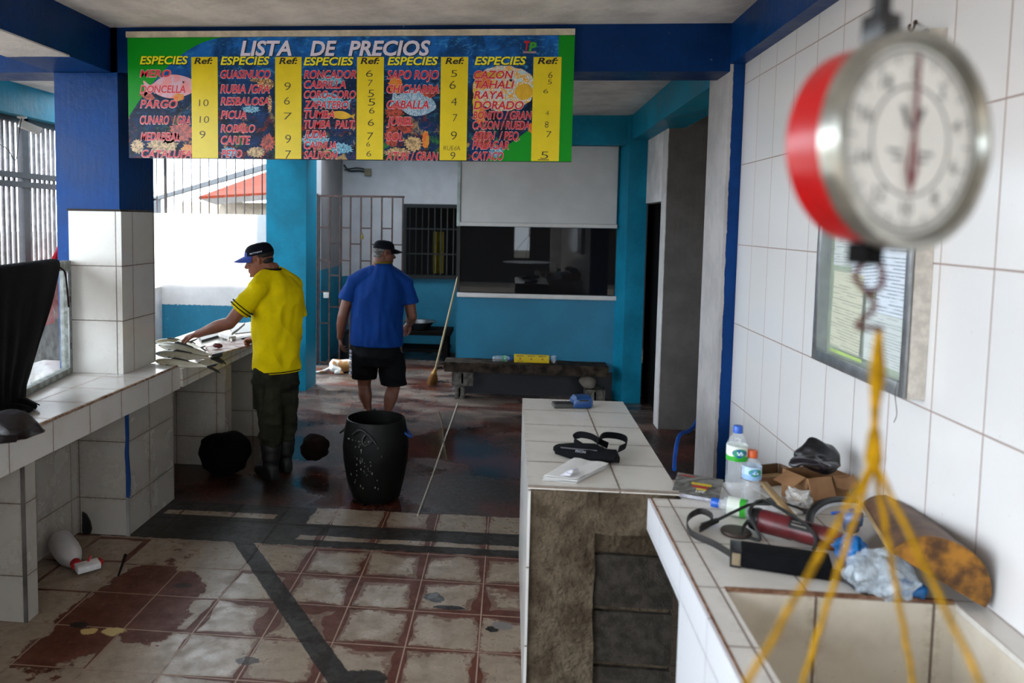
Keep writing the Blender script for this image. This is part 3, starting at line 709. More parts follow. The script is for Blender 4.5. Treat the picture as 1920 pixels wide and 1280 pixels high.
TXT_Y = MAT('yellow_lettering', 'e6df1a', .35, bump=0, var=.02); TXT_K = MAT('black_lettering', '0f1012', .35, bump=0, var=.02); INK = MAT('marker_ink', '2b2a1c', .4, bump=0, var=.02)
for b, x0_, x1_ in (('LISTA', 450.6, 547), ('DE', 581.6, 631), ('PRECIOS', 653.3, 806.7)):
    mb = MB(); put_text(mb, b, x0_ + 1.5, x1_ + 1.5, 77.5, 105.5, 1, .0016, .2, .035); put_text(mb, b, x0_, x1_, 76, 104, 0, .002, .2, .03)
    obj('title_word', mb, [TXT_W, TXT_K], t, False)
for x0_, x1_, y0_ in ((262.5, 352.7, 105), (413.6, 505.5, 106), (569.3, 663, 107), (726.5, 821.5, 106.5), (889.8, 986.5, 106)):
    mb = MB(); put_text(mb, 'ESPECIES', x0_ + 1, x1_ + 1, y0_ + 1.2, y0_ + 16.5, 1, .0016, .2, .035); put_text(mb, 'ESPECIES', x0_, x1_, y0_, y0_ + 15.3, 0, .002, .2, .025)
    obj('column_heading', mb, [TXT_Y, TXT_K], t, False)
for x0_, x1_ in ((364.4, 399), (523.4, 558), (676, 711.6), (835, 870), (1008, 1046)):
    mb = MB(); put_text(mb, 'Ref:', x0_, x1_, 108, 119.8, 0, .0022, .2, .025); obj('price_heading', mb, TXT_K, t, False)
def lz(u): return 230 + u / 4.465
def ly(v): return 40 + v / 4.465
def rz(u): return 660 + u / 4.364
def ry_(v): return 40 + v / 4.364
SPEC = []
for b, a, c, d, e in (('MERO', 145, 405, 405, 465), ('DONCELLA', 148, 527, 533, 598), ('PARGO', 148, 458, 658, 722), ('CUNARO  / GRA', 148, 568, 790, 858), ('MEDREGAL', 153, 475, 928, 995), ('CATALUFA', 160, 578, 1075, 1136),
                      ('GUASINUCO', 822, 1237, 408, 475), ('RUBIA /GRA', 820, 1230, 528, 598), ('RESBALOSA', 822, 1228, 635, 698), ('PICUA', 825, 1035, 748, 812), ('ROBALO', 822, 1108, 863, 925), ('CARITE', 825, 1070, 958, 1025), ('PETO', 828, 1000, 1073, 1136),
                      ('RONCADOR', 1520, 1955, 410, 475), ('CABRILLA', 1520, 1868, 495, 558), ('CORO-CORO', 1520, 1950, 580, 642), ('ZAPATERO', 1520, 1892, 665, 728), ('TUMBA', 1520, 1775, 745, 808), ('TUMBA  PALT.', 1520, 1945, 828, 892), ('JUDIA', 1520, 1705, 912, 977), ('CAJINUA', 1520, 1790, 1003, 1065), ('SALIVON', 1520, 1800, 1085, 1146)):
    SPEC.append((b, lz(a), lz(c), ly(d), ly(e)))
for b, a, c, d, e in (('SAPO ROJO', 288, 708, 400, 470), ('CHICHARRA', 285, 713, 518, 585), ('CABALLA', 285, 628, 645, 713), ('JUREL', 285, 498, 780, 845), ('SOL', 285, 420, 908, 975), ('ATUN / GRAN', 280, 705, 1065, 1132),
                      ('CAZON', 997, 1320, 402, 468), ('TAHALI', 1003, 1328, 482, 548), ('RAYA', 997, 1240, 568, 632), ('DORADO', 995, 1403, 650, 718), ('BONITO / GRAN', 990, 1470, 733, 797), ('CAZON / RUEDA', 988, 1452, 815, 878), ('ATUN  / PEQ.', 985, 1370, 900, 965), ('PALAGAR', 985, 1283, 977, 1043), ('CATACO', 985, 1237, 1065, 1132)):
    SPEC.append((b, rz(a), rz(c), ry_(d), ry_(e)))
for b, a, c, d, e in SPEC:
    mb = MB(); put_text(mb, b, a - .6, c + .6, d - .5, e + .5, 1, .0016, .2, .036); put_text(mb, b, a, c, d, e, 0, .002, .2, .018)
    obj('species_name', mb, [TXT_R, TXT_P], t, False)
for b, a, c, d, e in (('10', 640, 720, 650, 710), ('10', 645, 725, 790, 850), ('9', 645, 695, 912, 980), ('9', 1355, 1408, 508, 578), ('6', 1352, 1400, 630, 697), ('7', 1350, 1418, 760, 822), ('9', 1362, 1410, 945, 1020), ('7', 1362, 1412, 1075, 1150)):
    mb = MB(); put_text(mb, b, lz(a), lz(c), ly(d), ly(e), 0, .0022, .05, -.012); obj('handwritten_price', mb, INK, t, False)
for b, a, c, d, e in (('6', 115, 170, 395, 455), ('7', 130, 170, 475, 530), ('5', 130, 180, 555, 620), ('5', 130, 190, 628, 690), ('6', 140, 185, 700, 755), ('6', 130, 180, 795, 855), ('7', 125, 175, 905, 970), ('6', 118, 148, 980, 1025), ('6', 118, 158, 1055, 1105),
                      ('5', 808, 860, 395, 455), ('6', 798, 848, 480, 555), ('4', 810, 858, 620, 690), ('7', 825, 862, 755, 820), ('9', 808, 858, 895, 970), ('RUEdA', 750, 885, 1015, 1055), ('9', 805, 845, 1065, 1130),
                      ('6', 1605, 1640, 410, 465), ('5', 1600, 1635, 475, 515), ('6', 1565, 1605, 550, 590), ('4', 1585, 1610, 730, 770), ('8', 1577, 1607, 815, 870), ('7', 1590, 1632, 895, 950), ('5', 1540, 1605, 1060, 1125)):
    mb = MB(); put_text(mb, b, rz(a), rz(c), ry_(d), ry_(e), 0, .0022, .05, -.012); obj('handwritten_price', mb, INK, t, False)
a, b = bpt(rz(1520), ry_(1136)), bpt(rz(1612), ry_(1130)); mb = MB().box(a.x, b.x, BY - .0022, BY - .002, a.z, a.z + .004)
obj('handwritten_underline', mb, INK, t, False)
mb = MB(); put_text(mb, 'T', rz(1408), rz(1455), ry_(160), ry_(235), 0, .002, .15, .05); put_text(mb, 'P', rz(1445), rz(1510), ry_(170), ry_(245), 1, .0022, .15, .05)
for k in range(2):
    a, b = bpt(rz(1400), ry_(246 + 9 * k)), bpt(rz(1508), ry_(251 + 9 * k)); mb.box(a.x, b.x, BY - .0018, BY - .0015, b.z, a.z, 2)
obj('printed_logo', mb, [MAT('logo_red', 'd01c24', .3, bump=0), MAT('logo_green', '3fae2a', .3, bump=0), MAT('logo_pale', 'd9a8a8', .3, bump=0)], t, False)

# ------------------------------------------------------------------ helpers for loose things
def LM(o, xd, up=(0, 0, 1)):          # local frame: x along xd, z near up
    x = Vector(xd).normalized(); z = Vector(up); z = (z - x * z.dot(x)).normalized(); y = z.cross(x)
    M = Matrix((x, y, z)).transposed().to_4x4(); M.translation = Vector(o); return M
def crumple(vf, amp, sc, seed=0, fl=None):
    v, f = vf; out = []
    for p in v:
        p = Vector(p); d = noise.noise_vector(p * sc + Vector((seed * 3.1, seed, -seed))); e = noise.noise_vector(p * sc * 2.3 + Vector((seed, 5, seed)))
        p = p + d * amp + e * amp * .5
        if fl is not None and p.z < fl: p.z = fl
        out.append(p)
    return out, f
def icob(c, r, sub=4, M=None):
    bm = bmesh.new(); bmesh.ops.create_icosphere(bm, subdivisions=sub, radius=1)
    for q in bm.verts: q.co = Vector(c) + Vector((q.co.x * r[0], q.co.y * r[1], q.co.z * r[2]))
    if M is not None:
        for q in bm.verts: q.co = M @ q.co
    return frombm(bm)
BLACK_PLASTIC = MAT('black_plastic', '121214', .35, var=.2)
BAG_BLACK = MAT('black_bin_bag', '15131a', .32, var=.3, ns=30, bump=.25, bs=70, bd=.006)
BAG_PURPLE = MAT('dark_purple_bag', '1d161f', .3, var=.3, ns=30, bump=.25, bs=70)
FABRIC_BLACK = MAT('black_fabric', '101014', .9, var=.3, ns=30, bump=.4, bs=300)
CARD = MAT('brown_cardboard', '9a7352', .8, ns=12, var=.15)
WOODL = MAT('pale_wood', 'a9895c', .6, ns=8, var=.25)
PAPER = MAT('white_paper', 'd8d6d4', .7, var=.06)
CLEARP = smudged_glass('clear_plastic', (.85, .9, .95), .10, .35, 30, .06)
BLUE_CAP = MAT('blue_bottle_cap', '1857b8', .35, var=.05)
ROPE_W = MAT('white_cord', 'b9b0a2', .8, ns=40)
BLUE_HOSE = MAT('blue_hose_plastic', '0d3f8c', .4, var=.1)
RUBBER = MAT('black_rubber', '0b0c0b', .55, var=.35, ns=6)

# ------------------------------------------------------------------ hanging scale
dc = at(1706, 265, .775)
nrm = Vector((.45, -.893, .02)).normalized()
up = Vector((.045, 0, 1)); up = (up - nrm * up.dot(nrm)).normalized(); sd = up.cross(nrm)
SM = Matrix((sd, up, nrm)).transposed().to_4x4(); SM.translation = dc
t = thing('hanging_scale', 'round red and chrome hanging dial scale close to the camera', 'scale', dc)
R_ = .100
RED = MAT('red_enamel', 'b4040c', .3, ns=16, var=.15, local=True)
CHROME = MAT('worn_chrome', 'b0afa6', .28, .85, ns=18, var=.25, local=True)
DIAL = MAT('white_dial_face', 'e2e2dc', .35, var=.05, local=True)
obj('body', MB().add(lathe([(0, -.064), (.088, -.064), (.0955, -.056), (.0965, -.012), (.094, -.004)], 56), 0, SM), RED, t)
obj('rim', MB().add(lathe([(.0955, -.016), (.1025, -.012), (.104, 0), (.102, .010), (.094, .012), (.089, .004), (.089, -.004), (.095, -.008)], 64, False), 0, SM), CHROME, t)
obj('dial', MB().add(lathe([(0, -.001), (.0895, -.001), (.0895, .001), (0, .001)], 56, False), 0, SM), DIAL, t)
mb = MB()
for k in range(100):
    q = 2 * PI * k / 100; big = k % 5 == 0
    r0 = .072 if big else .077
    p, e = Vector((math.sin(q), math.cos(q), 0)), Vector((math.cos(q), -math.sin(q), 0)); w_ = .0009 if big else .0005
    mb.add(([p * r0 - e * w_ + Vector((0, 0, .0016)), p * r0 + e * w_ + Vector((0, 0, .0016)), p * .083 + e * w_ + Vector((0, 0, .0016)), p * .083 - e * w_ + Vector((0, 0, .0016))], [(0, 1, 2, 3)]), 0, SM)
for rr in (.0835, .050):
    mb.add(lathe([(rr, .0012), (rr + .0012, .0018), (rr + .0024, .0012)], 64, False), 0, SM)
for k in range(10):
    vf = text_mesh(str(k * 2), 0, .01); q = 2 * PI * k / 10
    xs = [p.x for p in vf[0]]; ys = [p.y for p in vf[0]]; cx, cy = (min(xs) + max(xs)) / 2, (min(ys) + max(ys)) / 2
    T = Matrix.Translation((math.sin(q) * .063, math.cos(q) * .063, .0016)) @ Matrix.Scale(.019, 4) @ Matrix.Translation((-cx, -cy, 0))
    mb.add(vf, 0, SM @ T)
for sx in (-1, 1):      # V emblem and illegible maker's lines
    mb.add(prism([(sx * .002, .012, .0012), (sx * .007, .012, .0012), (sx * .017, .032, .0012), (sx * .010, .032, .0012)], (0, 0, .0006)), 0, SM)
    for k, (a, b, y) in enumerate(((.012, .030, -.012), (.010, .022, -.019))): mb.box(min(sx * a, sx * b), max(sx * a, sx * b), y, y + .003, .0012, .0018, 0, 0, SM)
o = obj('dial_marking', mb, MAT('dial_print', '6a6a68', .5, bump=0), t, False); o['kind'] = 'stuff'
mb = MB().add(prism([(-.0022, .005, .004), (.0022, .005, .004), (.0012, .080, .004), (-.0012, .080, .004)], (0, 0, .0015)), 0, SM)
mb.add(prism([(-.0022, .005, .004), (-.007, -.026, .004), (0, -.050, .004), (.007, -.026, .004), (.0022, .005, .004), (.0015, -.002, .004), (.0032, -.026, .004), (0, -.034, .004), (-.0032, -.026, .004), (-.0015, -.002, .004)], (0, 0, .0015)), 0, SM)
obj('needle', mb, MAT('dark_red_needle', '7a1526', .4, local=True), t, False)
mb = MB().box(-.013, .013, .100, .128, -.052, -.026, 0, .003, SM)
mb.tube([SM @ Vector((0, .125, -.04)), SM @ Vector((0, .165, -.04))], .009, 10)
obj('top_hanger', mb, BLACK_PLASTIC, t)
tp = SM @ Vector((0, .16, -.04))
obj('hanging_cord', MB().tube([tp, Vector((tp.x - .004, tp.y, 2.5)), Vector((tp.x - .008, tp.y, 2.952))], .0022, 8), BLUE_HOSE, t)
mb = MB().box(-.012, .012, -.118, -.096, -.052, -.028, 0, .003, SM)
obj('bottom_lug', mb, MAT('black_iron_lug', '0a0a0a', .8), t)
hk = SM @ Vector((0, -.115, -.04)); rp = at(1648, 622, .80)
mb = MB().tube(bez([hk, hk + Vector((-.008, 0, -.015)), hk + Vector((.006, 0, -.03)), hk + Vector((.018, 0, -.02)), hk + Vector((.012, 0, .012))], 24), .003, 8)
mb.tube(bez([hk + Vector((.002, 0, -.028)), hk + Vector((.012, 0, -.045)), hk + Vector((-.004, 0, -.065)), Vector((rp.x, rp.y, rp.z + .004)), rp], 26), .0028, 8)
obj('hook', mb, MAT('rusty_hook_iron', '4d201c', .6, .4, local=True), t)
ROPE = MAT('yellow_rope', 'b88a0a', .75, ns=60, var=.3, bump=.8, bs=260, local=True)
t = thing('rope_sling', 'yellow rope sling hanging under the red dial scale', 'rope', rp)
kn = at(1638, 862, .80); k0 = at(1640, 800, .80)
def rope(a, b, r, w=0, n=26):
    pts = [Vector(a).lerp(Vector(b), i / n) + Vector((math.sin(i * 1.3) * w, math.cos(i * 1.3) * w, 0)) for i in range(n + 1)]
    return tube(pts, r, 9)
obj('loop', MB().add(tube([rp, at(1645, 700, .80), at(1641, 760, .80), k0], [.0032, .0075, .0045, .0035], 12)), ROPE, t)
obj('knot', MB().add(tube([k0, at(1639, 818, .8), kn, at(1637, 880, .8)], [.004, .0062, .0085, .005], 12)).add(ell(at(1640, 815, .8), (.006, .006, .006), 10)), ROPE, t)
pan_z = 1.04
ends = [at(1402, 1278, .70), at(1505, 1278, .86), at(1712, 1278, .86), at(1838, 1278, .70)]
pc = Vector((sum(e.x for e in ends) / 4, .78, pan_z))
for e in ends:
    d = (e - kn); k = (pan_z + .012 - kn.z) / d.z; fin = kn + d * k
    obj('strand', MB().add(rope(kn, fin, .0030, .0006, 60)), ROPE, t)
PR = max(((kn + (e - kn) * ((pan_z + .012 - kn.z) / (e - kn).z)) - pc).xy.length for e in ends)
obj('pan', MB().add(lathe([(0, 0), (PR * .8, .003), (PR * .97, .016), (PR, .018), (PR * .97, .020), (PR * .8, .007), (0, .004)], 40, False), 0, Matrix.Translation(pc)), ALU, t)

# ------------------------------------------------------------------ notice case on the right wall
t = thing('notice_case', 'aluminium glazed notice case fixed to the tiled wall behind the scale', 'display case', (1.23, 2.77, 1.33))
y0, y1, zz0, zz1 = 2.435, 3.16, 1.325, 2.43
xf, xb = 1.206, 1.2595
obj('back_board', bm1(xb - .012, xb, y0 + .01, y1 - .01, zz0 + .01, zz1 - .01), MAT('pale_green_board', '9aa98a', .8), t)
obj('side_panel', bm1(xf + .004, xb, y0, y0 + .012, zz0, zz1), MAT('cream_side_panel', 'd8d0c4', .45, ns=30, var=.15), t)
mb = MB().box(xf, xb, y1 - .012, y1, zz0, zz1).box(xf, xb, y0 + .012, y1 - .012, zz0, zz0 + .012).box(xf, xb, y0 + .012, y1 - .012, zz1 - .012, zz1)
obj('case_frame', mb, ALU, t)
mb = MB().box(xf - .008, xf, y0 + .002, y0 + .034, zz0, zz1, 0, .002).box(xf - .008, xf, y1 - .034, y1, zz0, zz1, 0, .002).box(xf - .008, xf, y0 + .034, y1 - .034, zz0, zz0 + .042, 0, .002).box(xf - .008, xf, y0 + .034, y1 - .034, zz1 - .042, zz1, 0, .002)
obj('door_frame', mb, ALU, t)
obj('glass', bm1(xf - .005, xf - .003, y0 + .03, y1 - .03, zz0 + .04, zz1 - .04), GLASS('clear_pane', (.9, .95, .95), .10, .03), t)
obj('wire_catch', MB().tube(bez([(xf - .012, y0 + .03, zz0 + .05), (xf - .018, y0 + .03, zz0 + .01), (xf - .012, y0 + .025, zz0 - .05), (xf - .014, y0 + .035, zz0 - .08)], 16), .0012, 6), BLACK_METAL, t)
def printed(name, paper, ink, rows, fill=.6):
    s = N(name); p = s.sep(s.objc())
    r = s.m2('FRACT', s.m2('MULTIPLY', p[2], rows)); row = s.m2('FLOOR', s.m2('MULTIPLY', p[2], rows))
    w_ = s.noise(1, 2, .6, s.comb(s.m2('MULTIPLY', p[1], 160.0), s.m2('MULTIPLY', row, 7.3), 0.0))
    gap = s.noise(1, 1, .5, s.comb(s.m2('MULTIPLY', p[1], 6.0), s.m2('MULTIPLY', row, 3.7), 2.0))
    k = s.m2('MULTIPLY', s.m2('MULTIPLY', s.mr(r, .35, .42), s.mr(r, .78, .7)), s.m2('MULTIPLY', s.mr(w_, .36, .44), s.mr(gap, .45, .5, .0, fill)))
    return s.out(s.mix(k, lin(paper), lin(ink)), .7)
P1 = printed('typed_page', 'c9cfca', '4a5560', 105); P2 = printed('typed_form', 'd5dde6', '3d4a66', 85, .8); P3 = printed('yellowed_page', 'c9c7a9', '55564a', 95)
for i, (ya, yb, za, zb, rot, m, lab) in enumerate(((2.88, 3.10, 1.70, 2.04, 0, P1, 'typed white notice at the far side of the glazed case'), (2.70, 2.94, 1.62, 1.93, -.10, P2, 'bluish form overlapping the typed notice in the glazed case'),
                                     (2.83, 3.08, 1.39, 1.68, .03, P3, 'yellowed certificate low at the far corner of the glazed case'), (2.49, 2.72, 1.56, 1.92, 0, P2, 'large ruled form at the near side of the glazed case'), (2.50, 2.82, 1.385, 1.60, 0, P1, 'wide printed sheet along the bottom of the glazed case'))):
    cy, cz = (ya + yb) / 2, (za + zb) / 2
    o = obj('notice_sheet', MB().add(box(0, .0015, -(yb - ya) / 2, (yb - ya) / 2, -(zb - za) / 2, (zb - za) / 2)), m, None, False)
    o.location = (xb - .017 - .0025 * (i + 1) if i != 4 else xb - .0155, cy, cz); o.rotation_euler = (rot, 0, 0)
    tag(o, lab, 'notice', 'papers in the notice case')
tag(obj('highlighter_strip', bm1(xb - .032, xb - .028, 2.80, 3.06, 1.372, 1.384), MAT('fluorescent_green', 'b4d92a', .5)), 'fluorescent green strip along the bottom of the glazed case', 'paper strip')
mb = MB().tube(bez([atx(1716, 42, 1.255), atx(1713, 52, 1.235), atx(1708, 58, 1.22), atx(1704, 52, 1.22), atx(1706, 46, 1.225)], 18), .004, 7).add(ell(atx(1716, 42, 1.256), (.006, .008, .008), 10))
tag(obj('wall_hook', mb, MAT('rusty_wall_hook', '5a3a2a', .6, .3)), 'rusty hook screwed in the tiled wall above the notice case', 'hook')

# ------------------------------------------------------------------ things on the sink counter
ZC = .8608
def zc(u, v, dz=0.0): return atz(u, v, ZC + dz)
def bottle(name, label, cat, H, Rb, prof, capm, label_m, loc, rot=None, lab=(.5, .66), water=None, group=None):
    t = thing(name, label, cat, (0, 0, 0), group)
    obj('body', MB().add(lathe(prof, 30)), CLEARP, t)
    obj('cap', MB().add(lathe([(0, H - .026), (.0165, H - .026), (.0165, H - .002), (.015, H), (0, H)], 24, False)), capm, t)
    r = Rb + .0006
    obj('label_band', MB().add(lathe([(r, H * lab[0]), (r, H * lab[1])], 30, False)), label_m, t)
    t.location = loc
    if rot is not None: t.rotation_euler = rot
    return t
def big_prof(H, R): return [(0, .004), (R * .7, 0), (R, .008), (R, H * .12), (R * .95, H * .14), (R, H * .16), (R, H * .3), (R * .95, H * .32), (R, H * .34), (R, H * .70), (R * .93, H * .78), (R * .62, H * .86), (.0135, H * .90), (.0135, H - .012)]
def label_mat(name, base, band, blobc, zb, zt):
    s = N(name); p = s.sep(s.objc()); ang = s.m2('ARCTAN2', p[1], p[0])
    t_ = s.m2('DIVIDE', s.m2('SUBTRACT', p[2], zb), zt - zb)
    c = s.mix(s.m2('LESS_THAN', t_, s.m2('ADD', .22, s.m2('MULTIPLY', s.noise(30, 2, .5, s.objc()), .22))), lin(base), lin(band))
    dx = s.m2('DIVIDE', s.m2('ADD', ang, 1.75), .75); dz = s.m2('DIVIDE', s.m2('SUBTRACT', t_, .56), .30)
    d = s.m2('ADD', s.m2('MULTIPLY', dx, dx), s.m2('MULTIPLY', dz, dz))
    c = s.mix(s.m2('LESS_THAN', d, 1.0), c, s.mix(s.mr(s.noise(60, 3, .5, s.objc()), .45, .55), lin(blobc), lin('2f8f6a')))
    c = s.mix(s.m2('MULTIPLY', s.m2('LESS_THAN', d, .22), s.mr(s.noise(140, 2, .5, s.objc()), .45, .5)), c, lin('cfe6ea'))
    return s.out(c, .35)
LB1 = label_mat('green_blue_water_label', 'd7ddd2', '2fa02a', '145a9a', .145, .198)
p = zc(1378, 934); H = .268
bottle('water_bottle', 'large clear water bottle with blue cap beside the blue column', 'bottle', H, .0365, big_prof(H, .0365), BLUE_CAP, LB1, p, (0, 0, .2), (.54, .74))
p = zc(1407, 938); H = .185
LB2 = label_mat('pale_blue_label', 'b9d2ea', '8fb4dc', '5e92cc', .085, .13)
bottle('water_bottle', 'small clear bottle with orange cap behind the red grinder', 'bottle', H, .033, [(0, .003), (.024, 0), (.033, .006), (.033, .07), (.030, .078), (.033, .086), (.033, .125), (.027, .142), (.016, .152), (.0135, .156), (.0135, .175)], MAT('orange_bottle_cap', 'd9591c', .4), LB2, p, (0, 0, .3), (.45, .70))
a, b = zc(1334, 942, .03), zc(1450, 962, .035); H = .22; d = (a - b).normalized()
t = bottle('water_bottle', 'clear bottle lying on its side with blue cap by the notebook', 'bottle', H, .031, big_prof(H, .031), BLUE_CAP, label_mat('green_blue_water_label_small', 'd7ddd2', '2fa02a', '145a9a', .105, .165), (a.x - d.x * H, a.y - d.y * H, ZC + .0315), None, (.48, .75))
t.rotation_euler = Vector((d.x, d.y, 0)).to_track_quat('Z', 'Y').to_euler(); t.location = (a.x - d.x * H, a.y - d.y * H, ZC + .032)
# notebook with dark cover
M = LM(zc(1262, 930), zc(1342, 944) - zc(1262, 930)); M = M @ Matrix.Rotation(math.radians(24), 4, 'X')
t = thing('notebook', 'thick notepad with grey illustrated cover at the counter corner', 'notebook', M.translation)
obj('pages', MB().box(0, .155, .002, .10, .002, .020, 0, .002, M), MAT('white_page_block', 'cfcdd6', .8, ns=80, var=.2), t)
cv = N('grey_printed_cover'); pp = cv.sep(cv.objc()); nz = cv.noise(1, 4, .6, cv.scaled(cv.objc(), (20, 60, 60)), 1)
cc = cv.mix(cv.mr(nz, .35, .65), lin('3a3836'), lin('6d6c68'))
obj('cover', MB().box(-.003, .160, -.001, .106, .0205, .0225, 0, 0, M), cv.out(cc, .35), t)
mb = MB(); 
for i, (x, y, w_, h_, mi) in enumerate(((.055, .055, .07, .012, 0), (.06, .042, .055, .010, 1), (.075, .030, .035, .009, 0), (.01, .092, .05, .006, 1))):
    mb.box(x, x + w_, y, y + h_, .0226, .0229, mi, 0, M)
vf = text_mesh('LVZ', .1, .02); mb.add(([Vector((.075 + p.x * .018, .018 + p.y * .013, .0231)) for p in vf[0]], vf[1]), 2, M)
obj('cover_print', mb, [MAT('cover_gold', 'b39a2c', .4), MAT('cover_red', '9a2a22', .4), MAT('cover_white', 'd2d2d0', .4)], t, False)
# angle grinder: dark red body with black flex
ga, gb = zc(1415, 972, .045), zc(1585, 1018, .045); gd = (gb - ga).normalized()
GM = LM(ga, gd)
t = thing('electric_grinder', 'dark red electric grinder with black flex lying on the counter', 'power tool', ga)
L = (gb - ga).length
DKRED = MAT('dark_red_tool_plastic', '5c161c', .4, ns=20, var=.25, local=True)
Rz = Matrix.Rotation(PI / 2, 4, 'Y')
obj('body', MB().add(lathe([(0, 0), (.024, 0), (.032, .01), (.037, .03), (.036, L * .42), (.032, L * .47), (.034, L * .52), (.034, L * .85), (.028, L * .97), (.02, L), (0, L)], 28, False), 0, GM @ Rz), DKRED, t)
obj('nameplate', MB().add(sheet(lambda u, v: GM @ Vector((L * (.42 + .24 * u), -.0345 * math.sin(.2 + v * 1.0) , .0345 * math.cos(.2 + v * 1.0))), 2, 6, .0012)), BLACK_PLASTIC, t)
mb = MB()
for k in range(2): mb.add(sheet(lambda u, v: GM @ Vector((L * (.45 + .17 * u), -.0358 * math.sin(.45 + .32 * k + v * .14), .0358 * math.cos(.45 + .32 * k + v * .14))), 2, 2, .0004))
obj('nameplate_marks', mb, MAT('grey_print', '77716c', .5), t)
obj('rear_collar', MB().add(lathe([(.02, -.012), (.033, -.01), (.038, .012), (.036, .02)], 24), 0, GM @ Rz), BLACK_PLASTIC, t)
pts = [ga - gd * .012, zc(1392, 975, .05), zc(1385, 945, .07), zc(1420, 930, .085), zc(1470, 950, .085), zc(1495, 980, .08)]
obj('flex', MB().tube(bez([ga - gd * .01, zc(1396, 985, .03), zc(1392, 1000, .01), zc(1425, 1010, .01), zc(1405, 960, .075), zc(1430, 938, .09), zc(1475, 960, .085), zc(1512, 985, .08), zc(1530, 1010, .05), zc(1525, 1032, .02)], 60), .0055, 8), RUBBER, t)
obj('plug_lead', MB().tube(bez([zc(1326, 982, .012), zc(1350, 972, .03), zc(1385, 955, .06), zc(1410, 945, .075), zc(1445, 945, .083)], 24), .005, 8).add(tube([zc(1318, 986, .012), zc(1345, 975, .022)], [.011, .008], 10)), RUBBER, t)
obj('guard', MB().add(lathe([(0, 0), (.045, 0), (.048, .006), (.045, .012), (0, .012)], 28, False), 0, Matrix.Translation(zc(1380, 1000, .002))), MAT('grimy_steel', '4d403a', .5, .6), t)
# black sheath with strap
sa, sb = zc(1368, 1062, 0), zc(1560, 1092, 0)
KM = LM(sa, sb - sa); L = (sb - sa).length
t = thing('knife_sheath', 'flat black sheath with looped strap in front of the grinder', 'sheath', sa)
obj('sheath_body', MB().box(.028, L, -.002, .085, .002, .052, 0, .008, KM), FABRIC_BLACK, t)
obj('mouth_collar', MB().box(0, .03, 0, .080, .0, .006, 0, .001, KM).box(0, .03, 0, .080, .044, .050, 0, .001, KM).box(0, .03, -.001, .005, .006, .044, 0, 0, KM).box(0, .006, .0, .08, .006, .044, 0, 0, KM), BLACK_PLASTIC, t)
obj('inner_block', MB().box(.005, .028, -.0025, .076, .007, .043, 0, .001, KM), MAT('beige_inner', '8a7a60', .7), t)
def strap(pts, w, th, n=40):
    c = bez(pts, n); v = []; f = []
    fr = frames(c)
    for p, a, b in fr:
        a = Vector((0, 0, 1)) if True else a
        T = None; v += [p + a * w * .5, p - a * w * .5]
    return v, f, c
def ribbon(pts, w, th, n=40, upv=(0, 0, 1)):
    c = bez(pts, n); U = Vector(upv); secs = []
    for i, p in enumerate(c):
        T = (c[min(i + 1, n)] - c[max(i - 1, 0)]).normalized(); A = (U - T * U.dot(T)).normalized(); B = T.cross(A)
        secs.append((p, A * w / 2, B * th / 2, .4))
    return loft(secs, 12)
obj('strap', MB().add(ribbon([KM @ Vector((.02, .01, .025)), zc(1340, 1020, .014), zc(1295, 998, .014), zc(1290, 972, .02), zc(1312, 958, .03), zc(1332, 965, .03), zc(1334, 978, .022), zc(1312, 992, .018)], .022, .004, 60)), MAT('worn_black_leather', '1c1615', .6, ns=30), t)
obj('strap', MB().add(ribbon([KM @ Vector((L - .01, .02, .02)), zc(1590, 1085, .018), zc(1610, 1100, .017), zc(1628, 1106, .017)], .03, .004, 24, (.3, -.3, 1))), bpy.data.materials['worn_black_leather'], t)
# cardboard box and bags
CM = LM(zc(1512, 950), zc(1615, 938) - zc(1512, 950))
t = thing('cardboard_box', 'open brown cardboard box with bent flaps under the black bag', 'box', CM.translation)
L = .185; D = .12; Hh = .10
mb = MB().box(0, L, 0, .004, 0, Hh, 0, 0, CM).box(0, L, D, D + .004, 0, Hh, 0, 0, CM).box(0, .004, .004, D, 0, Hh, 0, 0, CM).box(L - .004, L, .004, D, 0, Hh, 0, 0, CM).box(.004, L - .004, .004, D, 0, .004, 0, 0, CM)
obj('box_body', mb, CARD, t)
obj('flap', MB().add(sheet(lambda u, v: CM @ Vector((-.012 + .102 * u, -.012 - .03 * (1 - v) + .004 * math.sin(u * 3), Hh - .062 + .068 * v)), 6, 4, .004)), CARD, t)
obj('flap', MB().add(sheet(lambda u, v: CM @ Vector((.105 + .088 * u, -.008 - .022 * (1 - v), Hh - .03 + .034 * v - .012 * math.sin(u * PI))), 8, 4, .004)), CARD, t)
obj('flap', MB().add(sheet(lambda u, v: CM @ Vector((.0 - .06 * v, .01 + .09 * u, Hh + .002 - .03 * v)), 4, 4, .004)), CARD, t)
bb = CM @ Vector((.10, .06, Hh + .055))
tag(obj('black_bag', MB().add(crumple(icob(bb, (.075, .06, .055), 4), .018, 14, 2)), BAG_BLACK), 'crumpled black plastic bag standing on the cardboard box', 'bag')
bb = at(1525, 868, 2.72)
tag(obj('black_bag', MB().add(crumple(icob(bb, (.07, .05, .020), 4), .020, 16, 5)), BAG_PURPLE), 'flattened dark bag spread to the left of the cardboard box', 'bag')
tag(obj('plastic_sheet', MB().add(sheet(lambda u, v: Vector((zc(1455, 900).x + .12 * u, 2.80 + .05 * v, ZC + .02 + .05 * u * v + .012 * math.sin(u * 5 + v * 3))), 12, 8, .001)), smudged_glass('milky_sheet', (.8, .8, .82), .35, .7, 12, .2)), 'milky plastic sheet behind the wooden strips', 'sheet')
